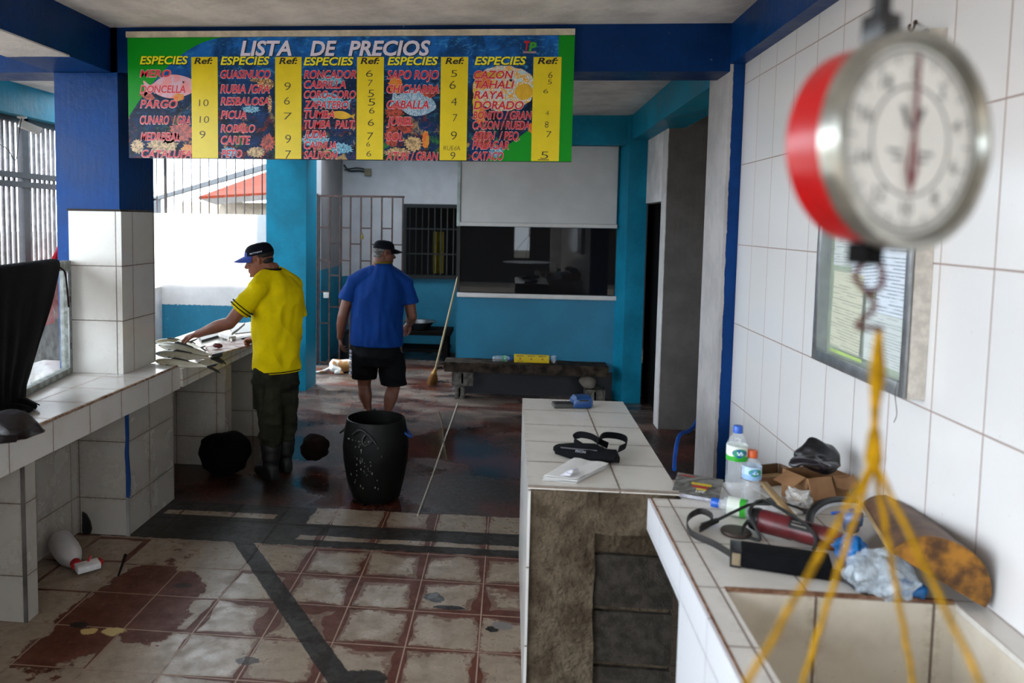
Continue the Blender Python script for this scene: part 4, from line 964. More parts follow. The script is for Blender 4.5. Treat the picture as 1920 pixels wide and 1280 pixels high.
tag(obj('wood_strip', MB().box(0, (zc(1500, 985, .03) - zc(1430, 905, .075)).length, -.011, .011, -.006, .006, 0, .001, LM(zc(1432, 905, .075), zc(1500, 985, .03) - zc(1432, 905, .075))), WOODL), 'pale wooden strip leaning behind the red grinder', 'wood strip')
wm = LM(zc(1425, 912), zc(1490, 905) - zc(1425, 912))
t = thing('wooden_tray', 'low wooden tray of scraps left of the cardboard box', 'tray', wm.translation)
obj('tray_base', MB().box(0, .17, 0, .10, .001, .008, 0, 0, wm), WOODL, t)
obj('tray_wall', MB().box(0, .17, .10, .108, 0, .045, 0, .001, wm).box(0, .17, -.008, 0, 0, .035, 0, .001, wm).box(-.008, 0, 0, .1, 0, .045, 0, .001, wm).box(.17, .178, 0, .1, 0, .045, 0, .001, wm), MAT('brown_tray_wood', '6d4c2c', .6, ns=12, var=.3), t)
tag(obj('plastic_wrap', MB().add(crumple(icob(zc(1500, 935, .035), (.05, .035, .03), 4), .02, 30, 9, ZC)), smudged_glass('crumpled_wrap', (.75, .74, .70), .4, .85, 40, .15)), 'crumpled clear wrap between the tray and the cardboard box', 'wrap')
for lab, pa, pb, col in (('white handled blade lying under the wooden strip', (1418, 916), (1500, 962), 'c9c4bd'), ('dark strip lying in front of the wooden tray', (1440, 935), (1530, 965), '2b2422')):
    A_, B_ = zc(*pa, .012), zc(*pb, .012)
    tag(obj('flat_strip', MB().box(0, (B_ - A_).length, -.012, .012, -.004, .004, 0, .001, LM(A_, B_ - A_)), MAT('strip_' + col, col, .5)), lab, 'strip')
hc = [zc(1518, 1000, .03), zc(1520, 965, .06), zc(1540, 945, .085), zc(1570, 938, .09), zc(1605, 940, .085)]
t = thing('curved_handle', 'black curved tool handle with white lining behind the grinder', 'handle', hc[0])
obj('grip', MB().tube(bez(hc, 30), .013, 10), BLACK_PLASTIC, t)
obj('lining', MB().add(ribbon([p + Vector((.006, -.010, -.006)) for p in hc], .012, .003, 30)), MAT('white_lining', 'cfcfcf', .4), t)
# blue and clear plastic bags
t = thing('plastic_bag', 'crumpled clear and blue plastic bag between sheath and log', 'bag', zc(1650, 1050))
FILM = smudged_glass('clear_blue_film', (.55, .62, .68), .3, .75, 26, .12); FILMB = MAT('blue_film', '1a6fb4', .25, ns=22, var=.35, bump=.3, bs=60)
def wrink(vf, a, sc, sd): return crumple(vf, a, sc, sd, ZC + .001)
obj('clear_film', MB().add(wrink(icob(zc(1650, 1075, .055), (.085, .085, .052), 5), .022, 22, 3)), FILM, t, sharp=25)
obj('blue_film', MB().add(wrink(icob(zc(1592, 1035, .055), (.038, .055, .045), 4), .02, 24, 6)), FILMB, t, sharp=25)
obj('blue_film', MB().add(wrink(icob(zc(1598, 975, .065), (.032, .03, .04), 4), .016, 26, 8)), FILMB, t, sharp=25)
obj('blue_film', MB().add(wrink(icob(zc(1712, 1104, .02), (.038, .032, .018), 4), .014, 28, 12)), FILMB, t, sharp=25)
tag(obj('blue_pen', MB().tube([zc(1560, 962, .07), zc(1600, 955, .075)], .005, 8), BLUE_CAP), 'blue pen beside the black curved handle', 'pen')
# split log
f0, f1 = at(1672, 1035, 2.04), at(1846, 1158, 2.04); f1.z = max(f1.z, ZC + .012)
axis = (at(1600, 935, 2.62) - f0)
chord = f1 - f0; mid = (f0 + f1) / 2
nb = chord.cross(axis).normalized(); nb = nb if nb.x > 0 else -nb
t = thing('split_log', 'split brown log leaning against the tiled wall above the sink', 'log', mid)
LOGM = MAT('smooth_brown_log', '6d4a30', .6, ns=9, var=.35, col2='3f2a1c'); ENDM = MAT('orange_log_end', 'a8701c', .7, ns=16, col2='4a2d12', bump=.6, bs=50)
secs = []
v = []; f = []
K = 16
for s_ in range(13):
    tt = s_ / 12; c = mid + axis * tt; w_ = 1 - .25 * tt
    for k in range(K + 1):
        q = PI * k / K; pnt = c - chord * .5 * math.cos(q) * w_ + nb * (chord.length * .40 * math.sin(q) * w_)
        pnt += noise.noise_vector(pnt * 9) * .004; pnt.x = min(pnt.x, 1.254); pnt.z = max(pnt.z, .8612); v.append(pnt)
for s_ in range(12):
    for k in range(K): a = s_ * (K + 1) + k; f.append((a, a + 1, a + K + 2, a + K + 1))
    a = s_ * (K + 1); f.append((a + K, a, a + K + 1, a + 2 * K + 1))
bark = MB().add((v, f)); endc = MB().add(([p for p in v[:K + 1]], [tuple(range(K, -1, -1))])); obj('cut_end', MB().add(([p for p in v[-K - 1:]], [tuple(range(K + 1))])), ENDM, t, False)
lg = obj('log_side', bark, LOGM, t); obj('cut_end', endc, ENDM, t, False)
e0 = v[-K - 1:]; obj('split_edge', MB().add(tube([e0[0], v[0]], .006, 6)), WOODL, t)

# ------------------------------------------------------------------ things on the block counter
ZP = .8845
def zp(u, v, dz=0.0): return atz(u, v, ZP + dz)
M = LM(zp(1038, 764), zp(1092, 764) - zp(1038, 764))
t = thing('card_terminal', 'black keypad terminal with blue cover at the far end of the block counter', 'terminal', M.translation)
obj('keypad_body', MB().box(0, .11, -.02, .055, 0, .022, 0, .004, M), MAT('dark_grey_plastic', '3a3a38', .5), t)
for i in range(5):
    for j in range(3): obj('key', MB().box(.008 + i * .019, .022 + i * .019, -.012 + j * .021, .003 + j * .021, .022, .025, 0, .001, M), BLACK_PLASTIC, t)
obj('blue_cover', MB().add(loft([(M @ Vector((.10, .018, .022)), M.to_3x3() @ Vector((0, .045, 0)), M.to_3x3() @ Vector((0, 0, .022)), .5), (M @ Vector((.115, .018, .03)), M.to_3x3() @ Vector((0, .055, 0)), M.to_3x3() @ Vector((0, 0, .030)), .5), (M @ Vector((.19, .018, .032)), M.to_3x3() @ Vector((0, .055, 0)), M.to_3x3() @ Vector((0, 0, .032)), .5), (M @ Vector((.20, .018, .03)), M.to_3x3() @ Vector((0, .045, 0)), M.to_3x3() @ Vector((0, 0, .024)), .5)], 24)), MAT('blue_moulded_plastic', '083a70', .4), t)
obj('cover_slot', MB().box(.125, .175, -.0385, -.035, .042, .05, 0, .001, M), BLACK_PLASTIC, t)
c0 = zp(1100, 852, .026)
t = thing('waist_pouch', 'black waist pouch with webbing strap on the block counter', 'pouch', c0)
def pouchf(p):
    return p
a, b = zp(1030, 850), zp(1170, 868); PM = LM((a + b) / 2, b - a)
obj('pouch_body', MB().add(crumple(loft([(PM @ Vector((x, y, z)), PM.to_3x3() @ Vector((0, w_, 0)), PM.to_3x3() @ Vector((0, 0, h_)), .7) for x, y, z, w_, h_ in ((-.14, .02, .018, .01, .012), (-.125, .015, .02, .035, .019), (-.06, .005, .022, .05, .022), (.02, 0, .026, .055, .025), (.08, -.005, .024, .055, .023), (.12, -.012, .02, .045, .019), (.138, -.02, .014, .02, .012))], 28), .017, 20, 3, ZP + .001)), FABRIC_BLACK, t)
obj('zip', MB().add(ribbon([PM @ Vector((-.10, -.028, .040)), PM @ Vector((-.02, -.034, .044)), PM @ Vector((.05, -.032, .046))], .005, .003, 20)), MAT('grey_zip', '4a4a50', .5), t)
mb = MB(); vf = text_mesh('FIXON', .1, .02); 
W1 = PM @ Matrix.Translation((-.035, -.053, .036)) @ Matrix.Rotation(math.radians(52), 4, 'X') @ Matrix.Scale(.014, 4)
mb.add(vf, 0, W1); obj('small_lettering', mb, MAT('pale_print', '8f8f95', .5), t, False)
obj('strap', MB().add(ribbon([PM @ Vector((.0, .05, .02)), zp(1078, 826, .03), zp(1085, 815, .055), zp(1108, 818, .06), zp(1125, 828, .045), zp(1140, 835, .035)], .030, .003, 36, (.1, -.2, 1))).add(ribbon([zp(1118, 840, .04), zp(1128, 818, .06), zp(1150, 816, .058), zp(1172, 822, .05), zp(1174, 834, .035), zp(1160, 842, .03)], .032, .003, 36, (.1, -.3, 1))), bpy.data.materials['black_fabric'], t)
a, b = zp(1020, 900), zp(1080, 912)
t = thing('paper_pad', 'dog-eared pad of white papers at the broken counter end', 'papers', a)
q = [zp(1018, 900), zp(1082, 906), zp(1140, 876), zp(1075, 866)]
def quadf(u, v, dz, wob): 
    p = q[0] * (1 - u) * (1 - v) + q[1] * u * (1 - v) + q[2] * u * v + q[3] * (1 - u) * v
    return p + Vector((0, 0, dz + wob * noise.noise(Vector((u * 3, v * 3, dz * 300)))))
for i in range(4):
    obj('page', MB().add(sheet(lambda u, v, i=i: quadf(u + .02 * math.sin(i * 2), v + .02 * i - .03, .004 + .004 * i, .004), 10, 8, .0015)), PAPER, t)
obj('curled_page', MB().add(sheet(lambda u, v: quadf(.45 + .3 * u, .05 + .3 * v, .022 + .02 * math.sin(v * PI) * u, .004), 8, 8, .001)), printed('scribbled_page', 'dcdbe4', '8487a4', 90), t)

# ------------------------------------------------------------------ left side: glazed frame, cloth, bags
t = thing('glazed_frame', 'pale weathered glass screen frame standing on the left counter', 'glass screen', (-2.63, 3.9, .893))
A_, B_ = Vector((-2.655, 4.42, 0)), Vector((-2.40, 3.05, 0)); FM = LM((A_.x, A_.y, .895), B_ - A_) @ Matrix.Diagonal((1, -1, 1, 1)); L = (B_ - A_).length
zt = .68
obj('stile', MB().box(0, .05, -.025, .025, 0, zt, 0, .003, FM), FRAME_ALU, t)
obj('stile', MB().box(L - .05, L, -.025, .025, 0, zt, 0, .003, FM), FRAME_ALU, t)
obj('top_rail', MB().box(.05, L - .05, -.025, .025, zt - .055, zt, 0, .003, FM), FRAME_ALU, t)
obj('bottom_rail', MB().box(.05, L - .05, -.025, .025, 0, .035, 0, .003, FM), FRAME_ALU, t)
obj('inner_bead', MB().box(.055, .068, -.034, -.026, .04, zt - .06, 0, .001, FM), ALU, t)
for z in (.15, .43): obj('hinge', MB().tube([FM @ Vector((.05, -.031, z)), FM @ Vector((.05, -.031, z + .04))], .006, 8), BLACK_METAL, t)
obj('pane', MB().box(.05, L - .05, -.003, .003, .035, zt - .055, 0, 0, FM), smudged_glass('dusty_glass', (.72, .76, .78), .10, .42, 16, .06), t)
# dark cloth thrown over it
def cloth(u, v):
    # u along the frame, v from behind over the top and down the front
    s_ = -.25 + v * 1.12
    x = .28 + u * .95
    taper = .0 if s_ < .1 else (s_ - .1) ** 1.1 * .95
    x = .20 + u * .95 + taper * (1 - u)
    wv = .035 * (noise.noise(Vector((u * 7 + v, v * 1.2, 3))) + .4) * max(0, s_) + .006 * noise.noise(Vector((u * 5, v * 5, 1)))
    if s_ < 0: return FM @ Vector((x, .034 + .004 * math.sin(u * 9), zt + .012 + s_))
    if s_ < .07: q = s_ / .07 * PI; return FM @ Vector((x, .034 * math.cos(q), zt + .008 + .012 * math.sin(q)))
    h = s_ - .07; lay = max(0, h - zt + .05)
    if lay > 0: return FM @ Vector((x, -.055 - wv - lay * .8, .010 + .014 * abs(math.sin(u * 11)) + .004))
    return FM @ Vector((x, -.036 - .03 * h - abs(wv), zt + .008 - h))
t = thing('dark_cloth', 'black cloth draped over the glass screen on the left', 'cloth', FM @ Vector((.6, 0, .3)))
obj('drape', MB().add(sheet(cloth, 60, 60, .004)), MAT('black_drape', '0e0d10', .85, ns=14, var=.3, bump=.3, bs=120), t)
c = cloth(0, .32); obj('tie_cord', MB().tube(bez([c, c + Vector((.01, .03, -.03)), c + Vector((.012, .045, -.12)), c + Vector((.015, .05, -.20)), c + Vector((.012, .06, -.235))], 20), .005, 7), MAT('dark_red_cord', '2d1118', .8), t)
bc = atz(15, 790, .93)
tag(obj('black_bag', MB().add(crumple(icob((bc.x - .01, bc.y - .12, .935), (.20, .13, .075), 5), .05, 9, 4, .8955)), MAT('dark_brown_bag', '171013', .45, ns=30, var=.4, bump=.4, bs=60)), 'dark plastic bag lying on the near end of the left counter', 'bag')
# red garment hanging on the slatted screen
def redf(u, v):
    sp = .08 + .16 * min(1, v * 2.2) ** .7
    return Vector((-4.15 + .035 * math.sin(u * 16 + v) * (.3 + v) + .02 * noise.noise(Vector((u * 4, v * 6, 0))), 6.90 - sp * (u - .15) * 1.7 , 1.60 - .70 * v - .03 * (u - .5) ** 2 * 8))
tag(obj('red_cloth', MB().add(sheet(redf, 40, 30, .006)), MAT('red_cloth_fabric', 'c2182c', .8, ns=10, var=.2)), 'red cloth hanging on the slatted screen behind the glass', 'cloth')
# surveillance camera
sc = atx(36, 224, -4.24); t = thing('security_camera', 'small white security camera under the porch beam', 'camera', (sc.x, sc.y, 2.69))
p0 = Vector((-4.215, sc.y, 2.689)); p1 = atx(55, 236, -4.22)
obj('mount', MB().add(lathe([(0, 0), (.04, 0), (.04, -.012), (.015, -.02), (.012, -.05), (0, -.05)], 16, False), 0, Matrix.Translation(p0)), WHITE_PLAIN, t)
CMx = LM(p0 + Vector((.01, 0, -.07)), Vector((.4, .75, -.25)))
obj('housing', MB().box(-.03, .15, -.03, .03, -.032, .032, 0, .008, CMx), WHITE_PLAIN, t)
obj('lens', MB().add(lathe([(0, 0), (.022, 0), (.022, .006), (0, .006)], 16, False), 0, CMx @ Matrix.Translation((.15, 0, 0)) @ Matrix.Rotation(PI / 2, 4, 'Y')), BLACK_PLASTIC, t)
obj('cable', MB().tube(bez([p0, p0 + Vector((.03, -.08, -.12)), p0 + Vector((.03, -.14, -.38)), p0 + Vector((.03, -.25, -.30)), p0 + Vector((.03, -.4, -.26))], 30), .004, 6), BLACK_PLASTIC, t)

# ------------------------------------------------------------------ floor things
a, b = atz(108, 1032, .075), atz(160, 1070, .03)
JM = LM((a.x - .03, a.y + .03, .068), (b - a) * 1.0 + Vector((0, 0, -.0)))
d = (b - a); d.z = -.03
JM = LM(Vector((-2.365, 3.85, .072)), Vector((.20, -.185, -.035)))
t = thing('bleach_jug', 'white plastic spray jug with red cap lying on the floor tiles', 'bottle', JM.translation)
JR = JM @ Matrix.Rotation(PI / 2, 4, 'Y')
obj('jug_body', MB().add(lathe([(0, -.06), (.05, -.06), (.064, -.045), (.066, .06), (.062, .11), (.045, .165), (.026, .20), (.022, .215), (0, .215)], 28, False), 0, JR), MAT('translucent_white_plastic', 'b9b5b3', .45, var=.08), t)
obj('collar', MB().add(lathe([(0, .205), (.027, .205), (.027, .235), (0, .235)], 24, False), 0, JR), MAT('red_plastic', 'a5101a', .4), t)
obj('spray_head', MB().box(.235, .30, -.016, .10, -.016, .016, 0, .006, JM), MAT('white_plastic', 'd0cecd', .4), t)
obj('nozzle', MB().box(.24, .275, .10, .118, -.013, .013, 0, .003, JM).tube([JM @ Vector((.25, .05, .015)), JM @ Vector((.255, .06, .045))], .006, 8), bpy.data.materials['red_plastic'], t)
tag(obj('stick', MB().tube([atz(222, 1078, .006), atz(229, 1058, .012), atz(235, 1040, .03)], [.005, .006, .009], 7), MAT('dark_twig', '1c1511', .8)), 'thin dark stick lying near the white jug', 'stick')
t_ = at(160, 985, 4.165)
tag(obj('rubber_scrap', MB().add(prism([at(u, v, 4.165) for u, v in ((154, 960), (161, 965), (168, 978), (171, 992), (168, 1001), (157, 1002), (154, 995))], (0, .012, 0))), RUBBER), 'black rubber scrap leaning in the counter recess', 'scrap')
tag(obj('cord', MB().tube(bez([atz(783, 966, .005), atz(800, 920, .005), atz(818, 870, .005), atz(835, 820, .005), atz(848, 785, .005), atz(858, 756, .005)], 50), .006, 6), ROPE_W), 'thin white cord lying along the wet floor', 'cord')
tag(obj('cord', MB().tube(bez([atz(838, 864, .004), atz(832, 830, .004), atz(829, 795, .004), atz(822, 772, .004)], 30), .008, 6), MAT('dull_cord', '57493a', .8)), 'short frayed cord crossing the white cord', 'cord')
# black rubber tub
bc = Vector((-.86, 4.97, 0)); 
t = thing('rubber_tub', 'tall black rubber tub standing on the wet floor', 'tub', bc)
BM_ = Matrix.Translation(bc)
obj('shell', MB().add(lathe([(0, .012), (.150, .012), (.165, .03), (.190, .14), (.212, .27), (.218, .36), (.208, .46), (.196, .525), (.192, .545), (.186, .548), (.186, .50), (.200, .40), (.198, .27), (.155, .04), (0, .03)], 48, False), 0, BM_), MAT('scuffed_black_rubber', '0b0c0a', .5, spec=.2, ns=7, var=.4, bump=.4, bs=14, bd=.01), t)
for sx in (-1, 1):
    c = bc + Vector((sx * .20, -.02 * sx, .45))
    obj('handle', MB().tube(bez([c + Vector((0, -.05, .02)), c + Vector((sx * .035, -.03, -.01)), c + Vector((sx * .04, .02, -.02)), c + Vector((0, .05, .02))], 18), .007, 8), BLUE_HOSE if sx > 0 else RUBBER, t)
obj('knotted_tie', MB().tube(bez([bc + Vector((-.12, -.170, .47)), bc + Vector((-.07, -.195, .51)), bc + Vector((-.02, -.205, .49)), bc + Vector((0.01, -.212, .45)), bc + Vector((-.03, -.219, .42)), bc + Vector((-.05, -.213, .45)), bc + Vector((-.02, -.208, .49)), bc + Vector((.04, -.214, .43))], 40), .010, 8), RUBBER, t)
sp = MB(); rr = random.Random(3)
for k in range(60):
    q = -PI / 2 + rr.gauss(-.25, .25); z = .12 + abs(rr.gauss(.22, .12)); z = min(z, .44)
    r = .214 if z > .27 else .19 + (z - .14) * .165
    c = bc + Vector((r * math.cos(q), r * math.sin(q), z)); s_ = rr.uniform(.002, .005); sp.add(ell(c, (s_, s_, s_ * rr.uniform(1, 2.5)), 6))
o = obj('fish_scale_specks', sp, MAT('pale_scales', '6a6c64', .4), t); o['kind'] = 'stuff'
tag(obj('black_sack', MB().add(crumple(icob((-2.02, 5.31, .15), (.19, .13, .165), 4), .03, 7, 3, .003)), MAT('black_sack_plastic', '040404', .9, bump=.3, bs=40, spec=.08)), 'rounded black sack slumped against the fish counter foot', 'sack')
tag(obj('brown_sack', MB().add(crumple(icob((-1.43, 5.60, .14), (.11, .09, .10), 4), .025, 9, 7, .003)), MAT('dark_brown_sack', '190b06', .9, var=.4, spec=.1)), 'dark brown sack on the floor behind the rubber boots', 'sack')
tag(obj('blue_hose', MB().tube(bez([atz(1264, 880, .02), at(1266, 850, 6.0), at(1275, 815, 6.2), at(1300, 800, 6.5), Vector((1.75, 6.7, .42)), Vector((1.98, 6.75, .40))], 40), .016, 10), BLUE_HOSE), 'blue hose curving behind the pale column', 'hose')
tag(obj('white_scrap', MB().add(sheet(lambda u, v: atz(503 + 16 * u, 774 + 5 * v, .004), 2, 2, .003)), PAPER), 'small white scrap on the wet floor by the teal column', 'scrap')

# ------------------------------------------------------------------ bench and what is on it
t = thing('plank_bench', 'rough dark plank bench on cinder blocks under the kiosk', 'bench', (.18, 8.05, 0))
PL = MAT('grimy_dark_plank', '40362d', .85, ns=12, col2='1d1814', bump=.8, bs=30, bd=.01)
obj('plank', MB().add(rough_up(box(-.66, 1.02, 7.90, 8.19, .295, .395), .008, 12, 14)), PL, t)
CB = MAT('grey_bench_block', '6d6a64', .9, ns=20, col2='45423e', bump=.7, bs=80)
def cblock(x0, x1, y0, y1, z0, z1):
    mb = MB().box(x0, x1, y0, y1, z0, z0 + .02).box(x0, x1, y0, y1, z1 - .02, z1)
    n = 4; dy = (y1 - y0) / n
    for k in range(n + 1):
        yy = y0 + k * dy; yy = min(max(yy, y0 + .012), y1 - .012); mb.box(x0, x1, yy - .012, yy + .012, z0 + .02, z1 - .02)
    mb.box(x0 + (x1 - x0) * .5 - .01, x0 + (x1 - x0) * .5 + .01, y0, y1, z0 + .02, z1 - .02); return mb
obj('cinder_block', cblock(-.58, -.36, 7.94, 8.16, .145, .293), CB, t)
obj('cinder_block', cblock(-.545, -.45, 7.95, 8.15, 0, .143), CB, t)
obj('cinder_block', cblock(.80, 1.0, 7.96, 8.16, 0, .143), CB, t)
obj('support_stone', MB().add(crumple(icob((.83, 8.03, .215), (.085, .09, .075), 3), .02, 12, 2)), MAT('pale_rubble', '7d756b', .9, ns=12), t)
t = bottle('water_bottle', 'clear plastic bottle lying on the bench left of the yellow box', 'bottle', .20, .030, big_prof(.20, .030), BLUE_CAP, label_mat('green_scrap_label', '9fc9a8', '2fa02a', '2f8a6a', .09, .15), (-.16, 8.03, .427), (0, PI / 2, 0), (.5, .7))
t = thing('yellow_box', 'long yellow printed carton lying on the plank bench', 'box', (.2, 8.05, .396))
obj('carton', MB().box(.062, .425, 8.00, 8.07, .397, .475, 0, .003), MAT('yellow_carton', 'd9b90a', .5, var=.05), t)
mb = MB()
for k in range(3):
    x = .085 + k * .115
    mb.box(x, x + .075, 7.9985, 8.0, .462, .469, 0); mb.add(prism([(x + .04 + .011 * math.cos(q * PI / 5), 7.9985, .437 + .011 * math.sin(q * PI / 5)) for q in range(10)], (0, .0012, 0)), 1)
mb.box(.095, .16, 7.9985, 8.0, .408, .413, 0)
obj('carton_print', mb, [MAT('carton_dark_print', '5a3a10', .5), MAT('carton_orange_print', 'b5701a', .5)], t, False)
tag(obj('plastic_cup', MB().add(lathe([(.02, 0), (.022, .0), (.03, .075), (.028, .075)], 18, False), 0, Matrix.Translation((.47, 8.04, .397))), CLEARP), 'clear plastic cup right of the yellow carton', 'cup')
# broom
t = thing('broom', 'broom with a long pale handle leaning on the teal wall end', 'broom', (-.85, 8.6, 0))
bt, bb_ = at(859, 518, 8.40), at(816, 694, 8.56)
obj('handle', MB().tube([bt, bb_], .012, 10), MAT('pale_broom_handle', 'b5a27a', .5, var=.1), t)
h0 = bb_; hd = Vector((-.06, .0, -.16))
obj('ferrule', MB().tube([h0 - hd * .12, h0 + hd * .25], [.018, .03], 12), MAT('broom_binding', 'b0843c', .6), t)
mb = MB(); rr = random.Random(5)
for k in range(90):
    q = rr.uniform(0, 2 * PI); r = rr.random() ** .5
    a = h0 + hd * .2 + Vector((.028 * r * math.cos(q), .028 * r * math.sin(q), 0)); e = Vector((h0.x - .035 + .06 * r * math.cos(q), h0.y + .05 * r * math.sin(q), max(.004, h0.z - .17 + .02 * rr.random())))
    mb.tube([a, a.lerp(e, .5) + Vector((.01 * math.cos(q), .01 * math.sin(q), 0)), e], .003, 4)
o = obj('bristles', mb, MAT('straw_bristles', '96683a', .8), t); o['kind'] = 'stuff'

# ------------------------------------------------------------------ far room
t = thing('metal_basin', 'round metal wash basin standing on the dark table', 'basin', (-1.2, 10.35, .46))
bs = at(785, 628, 10.3)
bs = Vector((bs.x, 10.3, .40))
obj('bowl', MB().add(lathe([(0, .005), (.13, .0), (.20, .09), (.235, .10), (.235, .106), (.195, .10), (.12, .012), (0, .012)], 32, False), 0, Matrix.Translation(bs)), MAT('dull_steel', '6f7274', .35, .7), t)
t.location = t.location
t = thing('low_table', 'low dark table carrying the metal basin by the far wall', 'table', (bs.x, 10.35, 0))
DK = MAT('grimy_dark_wood', '15100e', .8, var=.4)
obj('tabletop', bm1(bs.x - .42, bs.x + .45, 10.05, 10.6, .345, .398, 0, .005), DK, t)
for sx in (-.38, .38):
    for y in (10.1, 10.52): obj('leg', bm1(bs.x + sx - .03, bs.x + sx + .03, y - .03, y + .03, 0, .345), DK, t)
obj('shelf', bm1(bs.x - .40, bs.x + .42, 10.08, 10.58, .12, .15), DK, t)
tag(obj('dark_bucket', MB().add(lathe([(0, .01), (.16, 0), (.19, .36), (.20, .37), (.185, .36), (.15, .02), (0, .02)], 28, False), 0, Matrix.Translation((-2.08, 10.1, 0))), RUBBER), 'black bucket behind the iron gate', 'bucket')
jb = at(690, 323, 10.78); t = thing('junction_box', 'old electrical junction box high on the far wall', 'junction box', jb)
obj('box', bm1(jb.x - .045, jb.x + .045, 10.74, 10.799, jb.z - .05, jb.z + .05, 0, .006), MAT('old_cream_plastic', '8a7d62', .6), t)
obj('cable', MB().tube(bez([jb, jb + Vector((-.12, -.02, .02)), jb + Vector((-.26, -.02, .02)), jb + Vector((-.34, -.02, .10))], 20), .012, 7).tube(bez([jb + Vector((0, -.01, .03)), jb + Vector((-.15, -.02, .06)), jb + Vector((-.33, -.02, .03))], 16), .008, 7), BLACK_METAL, t)

# ------------------------------------------------------------------ people
def fuse(name, pieces, voxel, mats, parent, smooth_it=6, post=None, factor=.5):
    # one continuous skin grown over the given tubes and lofts
    mb = MB()
    for q in pieces: mb.add(q)
    me = bpy.data.meshes.new(name); me.from_pydata(mb.v, [], mb.f); me.update()
    bm = bmesh.new(); bm.from_mesh(me); bmesh.ops.recalc_face_normals(bm, faces=bm.faces[:]); bm.to_mesh(me); bm.free()
    o = bpy.data.objects.new(name, me); COL.objects.link(o)
    r = o.modifiers.new('r', 'REMESH'); r.mode = 'VOXEL'; r.voxel_size = voxel
    s = o.modifiers.new('s', 'SMOOTH'); s.iterations = smooth_it; s.factor = factor
    dg = bpy.context.evaluated_depsgraph_get(); dg.update()
    m2 = bpy.data.meshes.new_from_object(o.evaluated_get(dg))
    v = [p.co.copy() for p in m2.vertices]; f = [tuple(q.vertices) for q in m2.polygons]
    bpy.data.objects.remove(o, do_unlink=True); bpy.data.meshes.remove(me); bpy.data.meshes.remove(m2)
    if post: v = [post(p) for p in v]
    return obj(name, MB().add((v, f)), mats, parent, True, 180)
class Head:
    def __init__(s, c, fwd, tilt=0.0, size=1.0):      # c = centre of the skull, fwd = gaze
        f = Vector(fwd).normalized(); u = Vector((0, 0, 1)); l = u.cross(f).normalized()
        f = (f * math.cos(tilt) - u * math.sin(tilt)).normalized(); u = f.cross(l)
        s.c, s.f, s.l, s.u, s.k = Vector(c), f, l, u, size
        s.R = Matrix((f, l, u)).transposed()
    def p(s, f, l, u): return s.c + (s.f * f + s.l * l + s.u * u) * s.k
    def e(s, f, l, u, r): return ell(s.p(f, l, u), tuple(x * s.k for x in r), 18, s.R)
    def pieces(s):
        P = [s.e(-.012, 0, .030, (.096, .075, .088)), s.e(.022, 0, -.030, (.068, .062, .085)), s.e(.050, 0, -.085, (.036, .036, .030)), s.e(.035, 0, -.070, (.050, .052, .036)),
             s.e(.075, 0, .018, (.016, .052, .016)), s.e(.066, .034, -.018, (.020, .018, .018)), s.e(.066, -.034, -.018, (.020, .018, .018)),
             tube([s.p(.078, 0, .008), s.p(.092, 0, -.014), s.p(.106, 0, -.032), s.p(.094, 0, -.043)], [.008, .0105, .0125, .009], 10),
             s.e(.093, .010, -.038, (.009, .007, .007)), s.e(.093, -.010, -.038, (.009, .007, .007)),
             s.e(.084, 0, -.062, (.011, .022, .0065)), s.e(.082, 0, -.073, (.011, .020, .007)), s.e(.079, 0, -.098, (.014, .018, .012))]
        for sg in (1, -1):
            P += [tube([s.p(-.005, sg * .074, -.028), s.p(-.008, sg * .083, -.012), s.p(-.018, sg * .090, .012), s.p(-.006, sg * .086, .022), s.p(.004, sg * .080, .012)], [.008, .009, .009, .008, .006], 8), s.e(-.008, sg * .078, -.002, (.013, .007, .024))]
        return P
    def eyes(s, parent):
        for sg in (1, -1):
            obj('eye', MB().add(s.e(.076, sg * .030, .0, (.011, .012, .009))), MAT('eye_white', 'c9c0b8', .2) if 'eye_white' not in bpy.data.materials else bpy.data.materials['eye_white'], parent)
def limb(pts, radii, n=14, m=24):
    c = bez(pts, m); r = []
    k = len(radii) - 1
    for i in range(m + 1):
        t = i / m * k; j = min(int(t), k - 1); t -= j; t = t * t * (3 - 2 * t); r.append(radii[j] * (1 - t) + radii[j + 1] * t)
    return [tube(c, r, n), ell(c[0], r[0], 12), ell(c[-1], r[-1], 12)]
